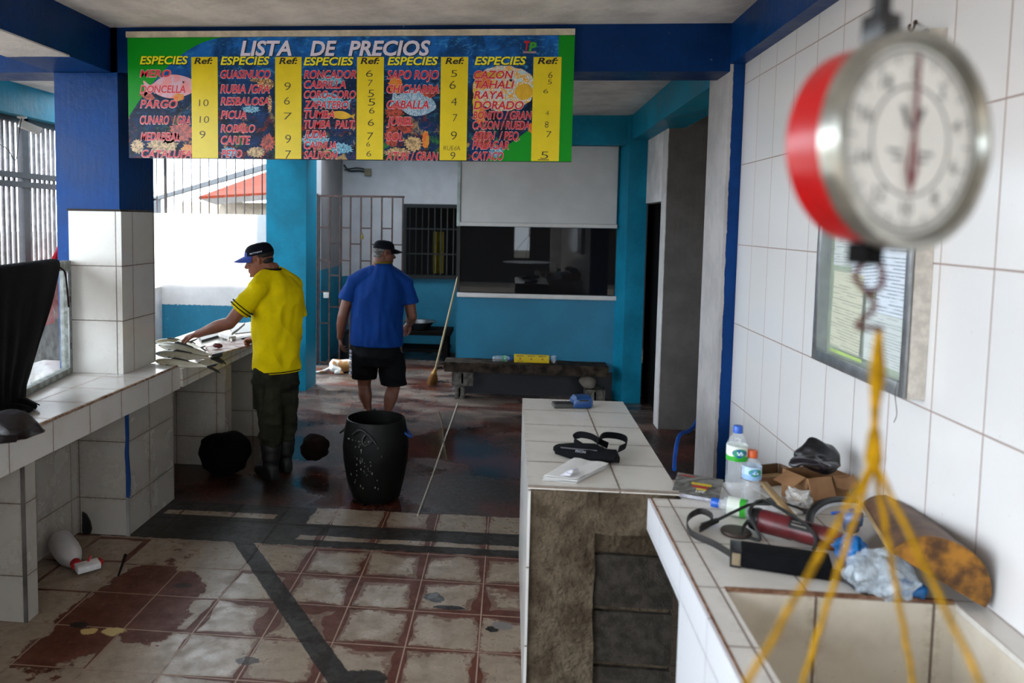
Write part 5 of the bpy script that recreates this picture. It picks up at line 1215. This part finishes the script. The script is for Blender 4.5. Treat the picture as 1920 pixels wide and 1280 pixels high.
def hand(w, d, n, side, curl=.5, k=1.0, spread=.12):
    # w wrist, d finger direction, n palm normal (the side the fingers curl to), side: +1 thumb on d x n side
    d = Vector(d).normalized(); n = Vector(n); n = (n - d * n.dot(d)).normalized(); a = d.cross(n) * side; w = Vector(w); P = []
    P.append(loft([(w, a * .026 * k, n * .019 * k), (w + d * .03 * k, a * .034 * k, n * .019 * k), (w + d * .065 * k, a * .040 * k, n * .016 * k), (w + d * .092 * k, a * .037 * k, n * .012 * k)], 16))
    for i, (off, L) in enumerate(((.029, .070), (.010, .080), (-.010, .074), (-.028, .058))):
        b = w + d * (.086 - .006 * abs(i - 1)) * k + a * off * k; q = curl * (.85 + .15 * i); dd = (d + a * off * spread * 12).normalized(); pts = [b - d * .01]; ang = q * .5
        for seg in (.44, .32, .24):
            dirv = dd * math.cos(ang) + n * math.sin(ang); b = b + dirv * L * seg * k; pts.append(b.copy()); ang += q * .8
        P.append(tube([w + d * .06 * k + a * off * .8 * k] + pts, [.0085 * k, .0092 * k, .0088 * k, .0080 * k, .0064 * k], 10)); P.append(ell(pts[-1], .0066 * k, 8))
    b = w + d * .028 * k + a * .026 * k; t1 = b + (d * .6 + a * .7 + n * .25).normalized() * .036 * k; t2 = t1 + (d * .85 + a * .25 + n * .4).normalized() * .030 * k; t3 = t2 + (d * .9 + n * .5).normalized() * .022 * k
    P += [tube([w + d * .012 * k + a * .01 * k, b, t1, t2, t3], [.013 * k, .0135 * k, .0105 * k, .0092 * k, .007 * k], 10), ell(t3, .0072 * k, 8)]
    return P
def wrinkles(amp, sc=(9, 9, 3.5), seed=0, lo=-9, hi=9, c=None):
    def f(p):
        d = .75 - 2.2 * abs(noise.noise(Vector((p.x * sc[0] * .8 + seed, p.y * sc[1] * .8, p.z * sc[2] + p.x * 4)))) + .6 * noise.noise(Vector((p.x * sc[0] * 2 + seed, p.y * sc[1] * 2, p.z * sc[2] * 2.2)))
        r = Vector((p.x - c.x, p.y - c.y, 0)); r = r.normalized() if r.length > 1e-4 else Vector((0, 0, 0))
        return p + r * d * amp
    return f
def capf(head, parent, dome_m, brim_m, name='cap'):
    secs = []
    for i in range(9):
        t = i / 8; z = .036 + .082 * math.sin(t * PI / 2); r = math.cos(t * PI / 2) ** .55 if t < 1 else .04
        secs.append((head.p(-.012, 0, z), head.f * .104 * r * head.k, head.l * .086 * r * head.k, .95))
    o = obj(name, MB().add(loft(secs, 36)), dome_m, parent, True, 60)
    def br(u, v):
        q = (u - .5) * PI * .74; R0 = .098; f = -.012 + R0 * math.cos(q) * 1.07; l = .086 * math.sin(q)
        ex = .082 * v * max(0, math.cos(q * 1.3)) ** .6
        return head.p(f + ex, l * (1 + .06 * v), .045 - .020 * v * abs(math.sin(q)) ** 2 - .022 * v - .012 * (l / .086) ** 2)
    obj('brim', MB().add(sheet(br, 28, 8, .004)), brim_m, o, True, 60)
    obj('button', MB().add(head.e(-.012, 0, .115, (.008, .008, .004))), dome_m, o)
    return o
SKIN_Y = MAT('tan_skin', '8a5540', .5, ns=20, var=.10, bump=.12, bs=220, spec=.4)
SKIN_B = MAT('brown_skin', '6f4433', .5, ns=20, var=.12, bump=.12, bs=220, spec=.4)
HAIR_D = MAT('black_hair', '0f0c0b', .7, ns=60, bump=.4, bs=300); HAIR_G = MAT('grey_hair', '6d6a68', .7, ns=70, var=.5, bump=.5, bs=300)
STITCH = MAT('black_stitching', '11110f', .8)
NAVY = MAT('navy_cap_cloth', '0a0d17', .8, ns=30, bump=.2, bs=300)

# ---- man in yellow, cleaning fish
Yd = 5.35
g = Vector((-1.665, Yd, 0))
L_ = Vector((-.70, -.71, 0)).normalized(); F_ = Vector((L_.y, -L_.x, 0))
t = thing('person', 'person in a yellow t-shirt and dark cap bending over the fish counter', 'person', g)
def Y(u, v, dy=0.0): return at(u, v, Yd + dy)
hd = Head(Y(486, 488, -.02) + Vector((0, 0, .004)), (-.975, -.16, 0), .24, 1.0)
nk = Y(509, 503, .02)
ch = Y(519, 560)
shl, shr = Y(484, 541, -.15), Y(549, 534, .15)
lel, lwr = Y(430, 606, -.22), Y(371, 626, -.18)
rel, rwr = Y(556, 632, .12), Y(478, 634, .30)
hip = Y(517, 700)
pcs = hd.pieces()
pcs += limb([hd.p(-.03, 0, -.03), (hd.p(-.035, 0, -.09) + nk) / 2, nk, Y(515, 530)], [.056, .056, .056, .06])
pcs += [loft([(Y(516, 700), L_ * .15, F_ * .10), (Y(517, 640), L_ * .145, F_ * .10), (Y(518, 580), L_ * .165, F_ * .105), (Y(517, 545), L_ * .14, F_ * .085), (Y(513, 525), L_ * .07, F_ * .055)], 24)]
pcs += limb([shl, shl.lerp(lel, .5), lel], [.052, .050, .043]) + limb([lel, lel.lerp(lwr, .35) + Vector((0, 0, .006)), lwr], [.043, .044, .029])
pcs += limb([shr, shr.lerp(rel, .5), rel], [.052, .050, .043]) + limb([rel, rel.lerp(rwr, .35), rwr], [.043, .044, .029])
pcs += hand(lwr, Vector((-.93, -.05, -.28)), Vector((-.25, .1, -1)), 1, .85, .98)
pcs += hand(rwr, Vector((-.75, .45, -.25)), Vector((-.2, -.2, -1)), -1, 1.2, .98)
hl, hr = Y(499, 705, -.07), Y(534, 702, .07)
kl, kr = Y(507, 790, -.09), Y(534, 788, .08)
al, ar = Vector((Y(508, 880, -.09).x, Yd - .10, .09)), Vector((Y(532, 870, .07).x, Yd + .08, .09))
pcs += limb([hl, kl, al], [.085, .058, .042]) + limb([hr, kr, ar], [.085, .058, .042])
body = fuse('body', pcs, .0052, SKIN_Y, t, 4)
hd.eyes(t)
hp = [hd.e(-.030, 0, .030, (.0845, .0785, .045)), hd.e(-.050, 0, -.014, (.050, .064, .036))]
obj('hair', MB().add(hp[0]).add(hp[1]), HAIR_D, t)
brow = MB()
for sg in (1, -1): brow.tube([hd.p(.090, sg * .012, .018), hd.p(.086, sg * .032, .022), hd.p(.074, sg * .046, .016)], [.003, .004, .002], 6)
obj('eyebrows', brow, HAIR_D, t)
obj('beard', MB().add(hd.e(.0785, 0, -.099, (.015, .016, .010))).add(hd.e(.0875, 0, -.0545, (.007, .022, .003))), MAT('stubble', '3a241c', .8), t)
FRONTB = MAT('royal_blue_cap_front', '143a9a', .7, ns=30, bump=.2, bs=300)
cap = capf(hd, t, NAVY, FRONTB)
def fp(u, v):
    q = (u - .5) * 1.5; z = .045 + .050 * v; r = math.cos((z - .040) / .078 * 1.25) ** .5
    return hd.p(-.012 + .1062 * r * math.cos(q), .0880 * r * math.sin(q), z)
obj('front_panel', MB().add(sheet(fp, 12, 8, .001)), FRONTB, cap)
vf = text_mesh('MATTHEWS', .15, .03); xs = [p.x for p in vf[0]]; w_ = max(xs)
mb = MB(); pts = []
for p in vf[0]:
    q = 1.05 + (p.x / w_) * .85; z = .050 + p.y * .014; r = math.cos((z - .040) / .078 * 1.2) ** .5
    pts.append(hd.p(-.012 + .110 * r * math.cos(q), .091 * r * math.sin(q), z))
obj('lettering', MB().add((pts, vf[1])), MAT('white_cap_lettering', 'b9bcc4', .6), cap, False)
# shirt
YS = MAT('yellow_jersey', 'dfc600', .85, ns=8, var=.10, bump=.3, bs=400, bd=.001)
sh = [loft([(Y(518, 696), L_ * .172, F_ * .125, .85), (Y(519, 670), L_ * .170, F_ * .127, .85), (Y(519, 640), L_ * .170, F_ * .13, .85), (Y(520, 600), L_ * .178, F_ * .13, .85), (Y(520, 565), L_ * .185, F_ * .128, .85), (Y(518, 540), L_ * .178, F_ * .115, .9), (Y(514, 522), L_ * .135, F_ * .092), (Y(510, 510), L_ * .082, F_ * .072), (Y(509, 505), L_ * .068, F_ * .064)], 32)]
sh += limb([nk + Vector((0, 0, -.035)), (nk + shl) / 2 + Vector((0, 0, -.012)), shl], [.07, .072, .070]) + limb([nk + Vector((0, 0, -.035)), (nk + shr) / 2 + Vector((0, 0, -.012)), shr], [.07, .072, .070])
sh += limb([shl + Vector((.01, .01, -.005)), shl.lerp(lel, .35), shl.lerp(lel, .66)], [.070, .074, .080])[:2]
sh += limb([shr + Vector((-.01, 0, -.005)), shr.lerp(rel, .35), shr.lerp(rel, .62)], [.070, .074, .080])[:2]
shirt = fuse('shirt', sh, .007, YS, t, 10, wrinkles(.012, (9, 9, 5), 2, c=ch))
def ring(c, A, B, r, e=.85, n=40): return tube([Vector(c) + A * math.copysign(abs(math.cos(2 * PI * k / n)) ** e, math.cos(2 * PI * k / n)) + B * math.copysign(abs(math.sin(2 * PI * k / n)) ** e, math.sin(2 * PI * k / n)) for k in range(n + 1)], r, 6)
sd_ = (lel - shl).normalized(); s1 = Vector((0, 0, 1)).cross(sd_).normalized(); s2 = sd_.cross(s1)
mb = MB()
for k_ in (.53, .60): mb.add(ring(shl.lerp(lel, k_), s1 * .086, s2 * .086, .0035, 1))
obj('sleeve_stitching', mb, STITCH, shirt)
obj('hem_stitching', MB().add(ring(Y(518, 692), L_ * .178, F_ * .131, .0035)), STITCH, shirt)
obj('collar', MB().add(ring(Y(509, 505) + Vector((0, 0, .004)), L_ * .066, F_ * .064, .008, 1)), STITCH, shirt)
# trousers and boots
OLV = MAT('dark_olive_cotton', '2c2c22', .9, ns=9, var=.3, bump=.35, bs=300, bd=.001)
lg_ = [loft([(Y(517, 690), L_ * .152, F_ * .112), (Y(517, 712), L_ * .16, F_ * .115), (Y(517, 732), L_ * .155, F_ * .105)], 28)]
lg_ += limb([hl, hl.lerp(kl, .5) + Vector((0, 0, 0)), kl, kl.lerp(al, .45)], [.10, .092, .082, .078]) + limb([hr, hr.lerp(kr, .5), kr, kr.lerp(ar, .45)], [.10, .092, .082, .078])
trs = fuse('trousers', lg_, .007, OLV, t, 5, wrinkles(.018, (7, 7, 11), 5, c=Y(517, 760)))
pk = kl.lerp(hl, .62) + L_ * .082 - F_ * .02
obj('cargo_pocket', MB().add(loft([(pk + Vector((0, 0, -.10)), F_ * .055, L_ * .02, .5), (pk + Vector((0, 0, .02)), F_ * .06, L_ * .022, .5), (pk + Vector((0, 0, .03)), F_ * .062, L_ * .026, .5), (pk + Vector((0, 0, .07)), F_ * .062, L_ * .024, .5)], 20)), OLV, trs)
BOOT = MAT('black_rubber_boot', '070707', .6, var=.2)
for a_, kn_ in ((al, kl), (ar, kr)):
    top = kn_.lerp(a_, .42)
    bt = [tube(bez([top, top.lerp(a_, .5) - F_ * .01, a_ + Vector((0, 0, .0))], 12), [.074] * 5 + [.068] * 4 + [.058] * 4, 18)]
    ft = Vector((a_.x, a_.y, 0))
    bt += [loft([(ft - F_ * .075 + Vector((0, 0, .045)), L_ * .03, Vector((0, 0, .044)), .7), (ft - F_ * .05 + Vector((0, 0, .055)), L_ * .042, Vector((0, 0, .054)), .7), (ft + F_ * .04 + Vector((0, 0, .05)), L_ * .045, Vector((0, 0, .049)), .7), (ft + F_ * .13 + Vector((0, 0, .04)), L_ * .05, Vector((0, 0, .039)), .7), (ft + F_ * .19 + Vector((0, 0, .03)), L_ * .035, Vector((0, 0, .029)), .7)], 20)]
    fuse('boot', bt, .007, BOOT, t, 4)

# ---- man in blue, walking away
Bd = 7.0
g = Vector((-1.27, Bd, 0))
t = thing('person', 'person in a blue t-shirt, black shorts and cap walking away', 'person', g)
def B(u, v, dy=0.0): return at(u, v, Bd + dy)
L_ = Vector((-.995, .10, 0)).normalized(); F_ = Vector((L_.y, -L_.x, 0))
hd = Head(B(721, 474, .02), (.90, .43, 0), .10, .98)
nk = B(717, 500)
shl, shr = B(663, 527, 0), B(762, 531, .02)
lel, lwr = B(643, 592, -.02), B(638, 632, .03)
rel, rwr = B(772, 592, .03), B(768, 606, .24)
ch = B(711, 570)
pcs = hd.pieces()
pcs += limb([hd.p(-.03, 0, -.03), hd.p(-.04, 0, -.10), nk, B(713, 525)], [.062, .064, .066, .07])
pcs += [loft([(B(706, 655), L_ * .19, F_ * .13), (B(707, 610), L_ * .19, F_ * .135), (B(710, 560), L_ * .21, F_ * .13), (B(713, 535), L_ * .16, F_ * .095), (B(715, 515), L_ * .08, F_ * .06)], 24)]
pcs += limb([shl, shl.lerp(lel, .5), lel], [.056, .056, .050]) + limb([lel, lel.lerp(lwr, .35), lwr], [.050, .051, .033])
pcs += limb([shr, shr.lerp(rel, .5), rel], [.056, .056, .050]) + limb([rel, rel.lerp(rwr, .35), rwr], [.050, .050, .033])
pcs += hand(lwr, Vector((.04, .15, -1)), Vector((.95, .2, .05)), 1, .75, 1.05)
pcs += hand(rwr, Vector((-.35, .35, -.55)), Vector((-.5, -.7, -.1)), -1, .45, 1.05, .2)
hl, hr = B(685, 660, 0), B(732, 660, .02)
kl, kr = B(683, 722, .06), B(738, 726, -.02)
al, ar = B(690, 777, .02), B(725, 780, -.10); al.z, ar.z = max(al.z, .085), .085
pcs += limb([hl, hl.lerp(kl, .5), kl], [.10, .088, .062]) + limb([kl, kl.lerp(al, .35) - F_ * .012, al], [.060, .064, .036])
pcs += limb([hr, hr.lerp(kr, .5), kr], [.10, .088, .062]) + limb([kr, kr.lerp(ar, .35) - F_ * .012, ar], [.060, .064, .036])
for a_ in (al, ar):
    ft = Vector((a_.x, a_.y, a_.z - .085))
    pcs += [loft([(ft - F_ * .06 + Vector((0, 0, .045)), L_ * .022, Vector((0, 0, .030)), .8), (ft - F_ * .03 + Vector((0, 0, .055)), L_ * .034, Vector((0, 0, .045)), .8), (ft + F_ * .06 + Vector((0, 0, .048)), L_ * .040, Vector((0, 0, .032)), .8), (ft + F_ * .15 + Vector((0, 0, .034)), L_ * .046, Vector((0, 0, .018)), .8), (ft + F_ * .20 + Vector((0, 0, .028)), L_ * .03, Vector((0, 0, .012)), .8)], 18), tube([a_, ft + Vector((0, 0, .06))], [.036, .034], 12)]
fuse('body', pcs, .0052, SKIN_B, t, 4)
hd.eyes(t)
obj('hair', MB().add(hd.e(-.032, 0, .022, (.0845, .0785, .050))).add(hd.e(-.055, 0, -.030, (.050, .064, .036))), HAIR_G, t)
cap = capf(hd, t, NAVY, NAVY)
obj('strap_opening', MB().add(hd.e(-.104, .0, .035, (.012, .032, .018))), HAIR_G, cap)
BS = MAT('royal_blue_jersey', '073274', .8, ns=8, var=.12, bump=.3, bs=400, bd=.001)
sh = [loft([(B(706, 647), L_ * .245, F_ * .165, .85), (B(706, 630), L_ * .243, F_ * .168, .85), (B(707, 600), L_ * .235, F_ * .168, .85), (B(709, 570), L_ * .235, F_ * .16, .85), (B(711, 545), L_ * .235, F_ * .145, .9), (B(713, 525), L_ * .205, F_ * .125, .95), (B(716, 508), L_ * .135, F_ * .095), (B(718, 498), L_ * .088, F_ * .082), (B(718, 495), L_ * .076, F_ * .074)], 32)]
for s_ in (shl, shr): sh += limb([nk + Vector((0, 0, -.045)), nk.lerp(s_, .5) + Vector((0, 0, -.018)), s_ + Vector((0, 0, -.01))], [.085, .085, .072])
sh += limb([shl + Vector((.01, 0, -.015)), shl.lerp(lel, .3), shl.lerp(lel, .55)], [.072, .078, .086])[:2] + limb([shr + Vector((-.01, 0, -.015)), shr.lerp(rel, .3), shr.lerp(rel, .62)], [.072, .078, .088])[:2]
shirt = fuse('shirt', sh, .007, BS, t, 10, wrinkles(.013, (10, 10, 2.6), 8, c=ch))
obj('collar', MB().add(ring(B(718, 495) + Vector((0, 0, .0)), L_ * .080, F_ * .078, .006, 1)), BS, shirt)
obj('towel', MB().add(ring(B(718, 492) + Vector((0, 0, .0)), L_ * .074, F_ * .072, .012, 1)), MAT('mustard_neck_towel', '6a5a1a', .9), t)
SHB = MAT('black_sport_shorts', '06070b', .75, ns=9, var=.3, bump=.25, bs=300, bd=.001)
sh = [loft([(B(706, 640), L_ * .215, F_ * .15), (B(706, 665), L_ * .235, F_ * .16), (B(707, 684), L_ * .225, F_ * .145)], 28)]
kl2, kr2 = hl.lerp(kl, .78), hr.lerp(kr, .92)
sh += [loft([(hl, L_ * .12, F_ * .125), (hl.lerp(kl2, .5), L_ * .125, F_ * .125), (kl2, L_ * .118, F_ * .118)], 24), loft([(hr, L_ * .12, F_ * .125), (hr.lerp(kr2, .5), L_ * .125, F_ * .125), (kr2, L_ * .122, F_ * .12)], 24)]
sho = fuse('shorts', sh, .007, SHB, t, 5, wrinkles(.010, (7, 7, 7), 3, c=B(706, 690)))
mb = MB()
def leg_patch(t0, t1, q0, q1):
    def f(u, v):
        t = t0 + (t1 - t0) * v; q = q0 + (q1 - q0) * u
        return hl.lerp(kl2, t) + L_ * (.134 * math.cos(q)) - F_ * (.137 * math.sin(q))
    return sheet(f, 4, 2, .012)
for k in range(7): mb.add(leg_patch(-.10 + k * .14, -.02 + k * .14, .30 + .1 * (k % 2), .75))
obj('side_print', mb, MAT('white_shorts_print', 'a9adb8', .6), sho)
for a_ in (al, ar):
    ft = Vector((a_.x, a_.y, a_.z - .085))
    sl = obj('flip_flop', MB().add(loft([(ft - F_ * .075 + Vector((0, 0, .008)), L_ * .03, Vector((0, 0, .008)), .6), (ft - F_ * .03 + Vector((0, 0, .009)), L_ * .042, Vector((0, 0, .009)), .6), (ft + F_ * .14 + Vector((0, 0, .009)), L_ * .052, Vector((0, 0, .009)), .6), (ft + F_ * .22 + Vector((0, 0, .008)), L_ * .03, Vector((0, 0, .008)), .6)], 18)), RUBBER, t)
    obj('strap', MB().add(ribbon([ft + F_ * .07 + L_ * .052 + Vector((0, 0, .015)), ft + F_ * .09 + L_ * .035 + Vector((0, 0, .07)), ft + F_ * .09 - L_ * .035 + Vector((0, 0, .07)), ft + F_ * .07 - L_ * .052 + Vector((0, 0, .015))], .06, .005, 24, F_)), RUBBER, sl)

# ---- cat lying by the gate
c = Vector((-1.99, 9.15, 0)); t = thing('cat', 'white and ginger cat lying on the floor by the iron gate', 'cat', c)
def catm():
    s = N('white_ginger_fur'); m = s.mr(s.noise(7, 2, .5), .48, .53)
    s.bump(s.noise(160, 3), .5, .004); return s.out(s.mix(m, lin('cfc6bb'), lin('b0793f')), .8)
d = Vector((.9, .25, 0)).normalized(); e = Vector((-.25, .9, 0)).normalized()
def C(a, b, z): return c + d * a + e * b + Vector((0, 0, z))
pcs = [loft([(C(-.17, 0, .07), e * .04, Vector((0, 0, .05))), (C(-.13, 0, .085), e * .085, Vector((0, 0, .08))), (C(-.03, 0, .08), e * .085, Vector((0, 0, .075))), (C(.08, 0, .085), e * .075, Vector((0, 0, .075))), (C(.15, 0, .10), e * .055, Vector((0, 0, .055))), (C(.18, 0, .13), e * .04, Vector((0, 0, .04)))], 18),
       ell(C(.20, -.01, .155), (.052, .048, .045), 16), ell(C(.235, -.03, .142), (.024, .024, .018), 12)]
for sg in (1, -1):
    pcs.append(tube([C(.185, sg * .026, .185), C(.185, sg * .032, .225)], [.016, .003], 8))
    pcs += limb([C(.10, sg * .05, .06), C(.15, sg * .07, .025), C(.22, sg * .06, .018)], [.032, .022, .017], 10, 10)
    pcs += limb([C(-.12, sg * .06, .06), C(-.05, sg * .10, .035), C(-.10, sg * .12, .02), C(-.02, sg * .125, .016)], [.045, .035, .022, .016], 10, 12)
pcs.append(tube(bez([C(-.16, 0, .06), C(-.24, -.04, .03), C(-.33, -.05, .016), C(-.42, -.03, .014)], 16), .015, 10))
fuse('body', pcs, .006, catm(), t, 3)

# ------------------------------------------------------------------ fish and tools on the fish counter
ZF = .8635
def zf(u, v, dz=0.0): return atz(u, v, ZF + dz)
def fishm():
    s = N('silver_fish_skin'); p = s.sep(s.objc()); n = s.noise(24, 4, .6, s.objc())
    belly = s.mr(s.m2('ADD', p[2], s.m2('MULTIPLY', n, .02)), -.005, .03, 0, 1)
    c = s.mix(belly, lin('ddd8cc'), lin('9a947f')); c = s.mix(s.mr(n, .55, .7), c, lin('bdb08c'))
    s.bump(s.noise(200, 2), .2, .001); return s.out(c, .25)
FM1 = fishm(); FIN = MAT('dark_fish_fin', '2e2c28', .5); EYE = MAT('fish_eye', '15120e', .15)
def make_fish(label, L):
    t = thing('fish', label, 'fish', (0, 0, 0), 'silver fish piled on the fish counter')
    pr = ((-.0, .006, .006), (.06, .022, .045), (.18, .034, .085), (.35, .040, .105), (.55, .034, .09), (.72, .022, .055), (.85, .012, .024), (.92, .008, .018))
    obj('fish_body', MB().add(loft([((x * L, 0, 0), Vector((0, w_ * L * 1.3, 0)), Vector((0, 0, h * L))) for x, w_, h in pr], 20)), FM1, t)
    obj('tail_fin', MB().add(prism([(.90 * L, -.004, .012 * L), (1.12 * L, -.004, .13 * L), (1.08 * L, -.004, .06 * L), (.99 * L, -.004, 0), (1.08 * L, -.004, -.06 * L), (1.12 * L, -.004, -.13 * L), (.90 * L, -.004, -.012 * L)], (0, .006, 0))), FIN, t)
    obj('back_fin', MB().add(prism([(.30 * L, -.002, .10 * L), (.36 * L, -.002, .15 * L), (.60 * L, -.002, .10 * L), (.62 * L, -.002, .078 * L)], (0, .004, 0))), FIN, t)
    obj('side_fin', MB().add(prism([(.22 * L, -.052 * L, .0), (.38 * L, -.062 * L, -.02 * L), (.36 * L, -.060 * L, -.05 * L), (.23 * L, -.052 * L, -.025 * L)], (0, .003, 0))), FIN, t)
    for sg in (1, -1): obj('fish_eye', MB().add(ell((.06 * L, sg * .026 * L, .012 * L), .010 * L, 8)), EYE, t)
    return t
fl = [('silver fish lying nearest the pillar with its tail over the counter edge', (290, 676), (398, 688), .05), ('silver fish second from the front of the pile by the pillar', (290, 662), (405, 672), .07), ('top silver fish of the pile held by the man', (296, 645), (408, 668), .10),
      ('slender dark fish lying behind the pile under his hand', (330, 640), (380, 652), .04), ('pale fish at the far left of the pile beside the pillar', (290, 640), (355, 640), .05)]
base = None
for lab, h_, t2, dz in fl:
    a, b = zf(h_[0], h_[1], dz), zf(t2[0], t2[1], dz * .5); L = (b - a).length
    if base is None: base = make_fish(lab, .42); f_ = base
    else: f_ = copytree(base); f_['label'] = lab
    k = max(L, .3) / .42
    M = LM(a, b - a, (.1, -.45, .9)); f_.matrix_world = M @ Matrix.Diagonal((k, 1.25 * k, .80 * k, 1))
t = thing('hand_tool', 'white plastic scaling brush with angled handle on the fish counter', 'brush', zf(436, 632))
q0, q1 = zf(414, 626, .03), zf(436, 634, .03)
obj('brush_head', MB().box(0, (q1 - q0).length, -.03, .03, -.012, .016, 0, .004, LM(q0, q1 - q0)), MAT('white_nylon', 'cfcac2', .5), t)
mb = MB(); BMx = LM(q0, q1 - q0)
for i in range(7):
    for j in range(3): mb.tube([BMx @ Vector((.012 + i * .013, -.02 + j * .02, -.01)), BMx @ Vector((.012 + i * .013, -.02 + j * .02, -.034))], .003, 5)
o = obj('bristles', mb, bpy.data.materials['white_nylon'], t); o['kind'] = 'stuff'
obj('handle', MB().add(ribbon([zf(434, 642, .01), zf(433, 628, .04), zf(445, 618, .065), zf(458, 607, .09)], .022, .014, 24)), bpy.data.materials['white_nylon'], t)
def slab(name, label, cat, pts, z0, z1, m):
    return tag(obj(name, MB().add(prism([(*zf(u, v, z0).xy, ZF + z0) for u, v in pts], (0, 0, z1 - z0))), m), label, cat)
slab('cutting_board', 'stained pale cutting board beside the fish pile', 'board', ((385, 652), (448, 636), (472, 648), (400, 668)), 0, .012, MAT('stained_board', 'b0a294', .6, ns=14, col2='7a4a3e'))
slab('tray', 'flat dark tray near the back of the fish counter', 'tray', ((372, 634), (412, 624), (418, 630), (378, 642)), 0, .02, MAT('dark_tray', '23282c', .4))
slab('newspaper', 'crumpled sheet of paper on the far part of the fish counter', 'paper', ((425, 612), (470, 604), (475, 622), (440, 626)), 0, .005, printed('news_page', 'bdb9b2', '5a5856', 70))
slab('knife', 'dark handled knife lying by the scaling brush', 'knife', ((436, 636), (470, 630), (472, 633), (438, 640)), .0, .014, BLACK_PLASTIC)
tag(obj('fish_offcut', MB().add(crumple(icob(zf(408, 648, .035), (.035, .02, .018), 3), .012, 30, 3)), MAT('raw_red_fish', '5e2326', .4, ns=20)), 'small dark red fish offcut lying on the cutting board', 'fish piece')
tag(obj('orange_scrap', MB().add(crumple(icob(zf(378, 668, .018), (.05, .03, .015), 3), .01, 20, 5)), MAT('orange_plastic', 'b5601c', .5)), 'orange scrap showing under the fish pile', 'scrap')
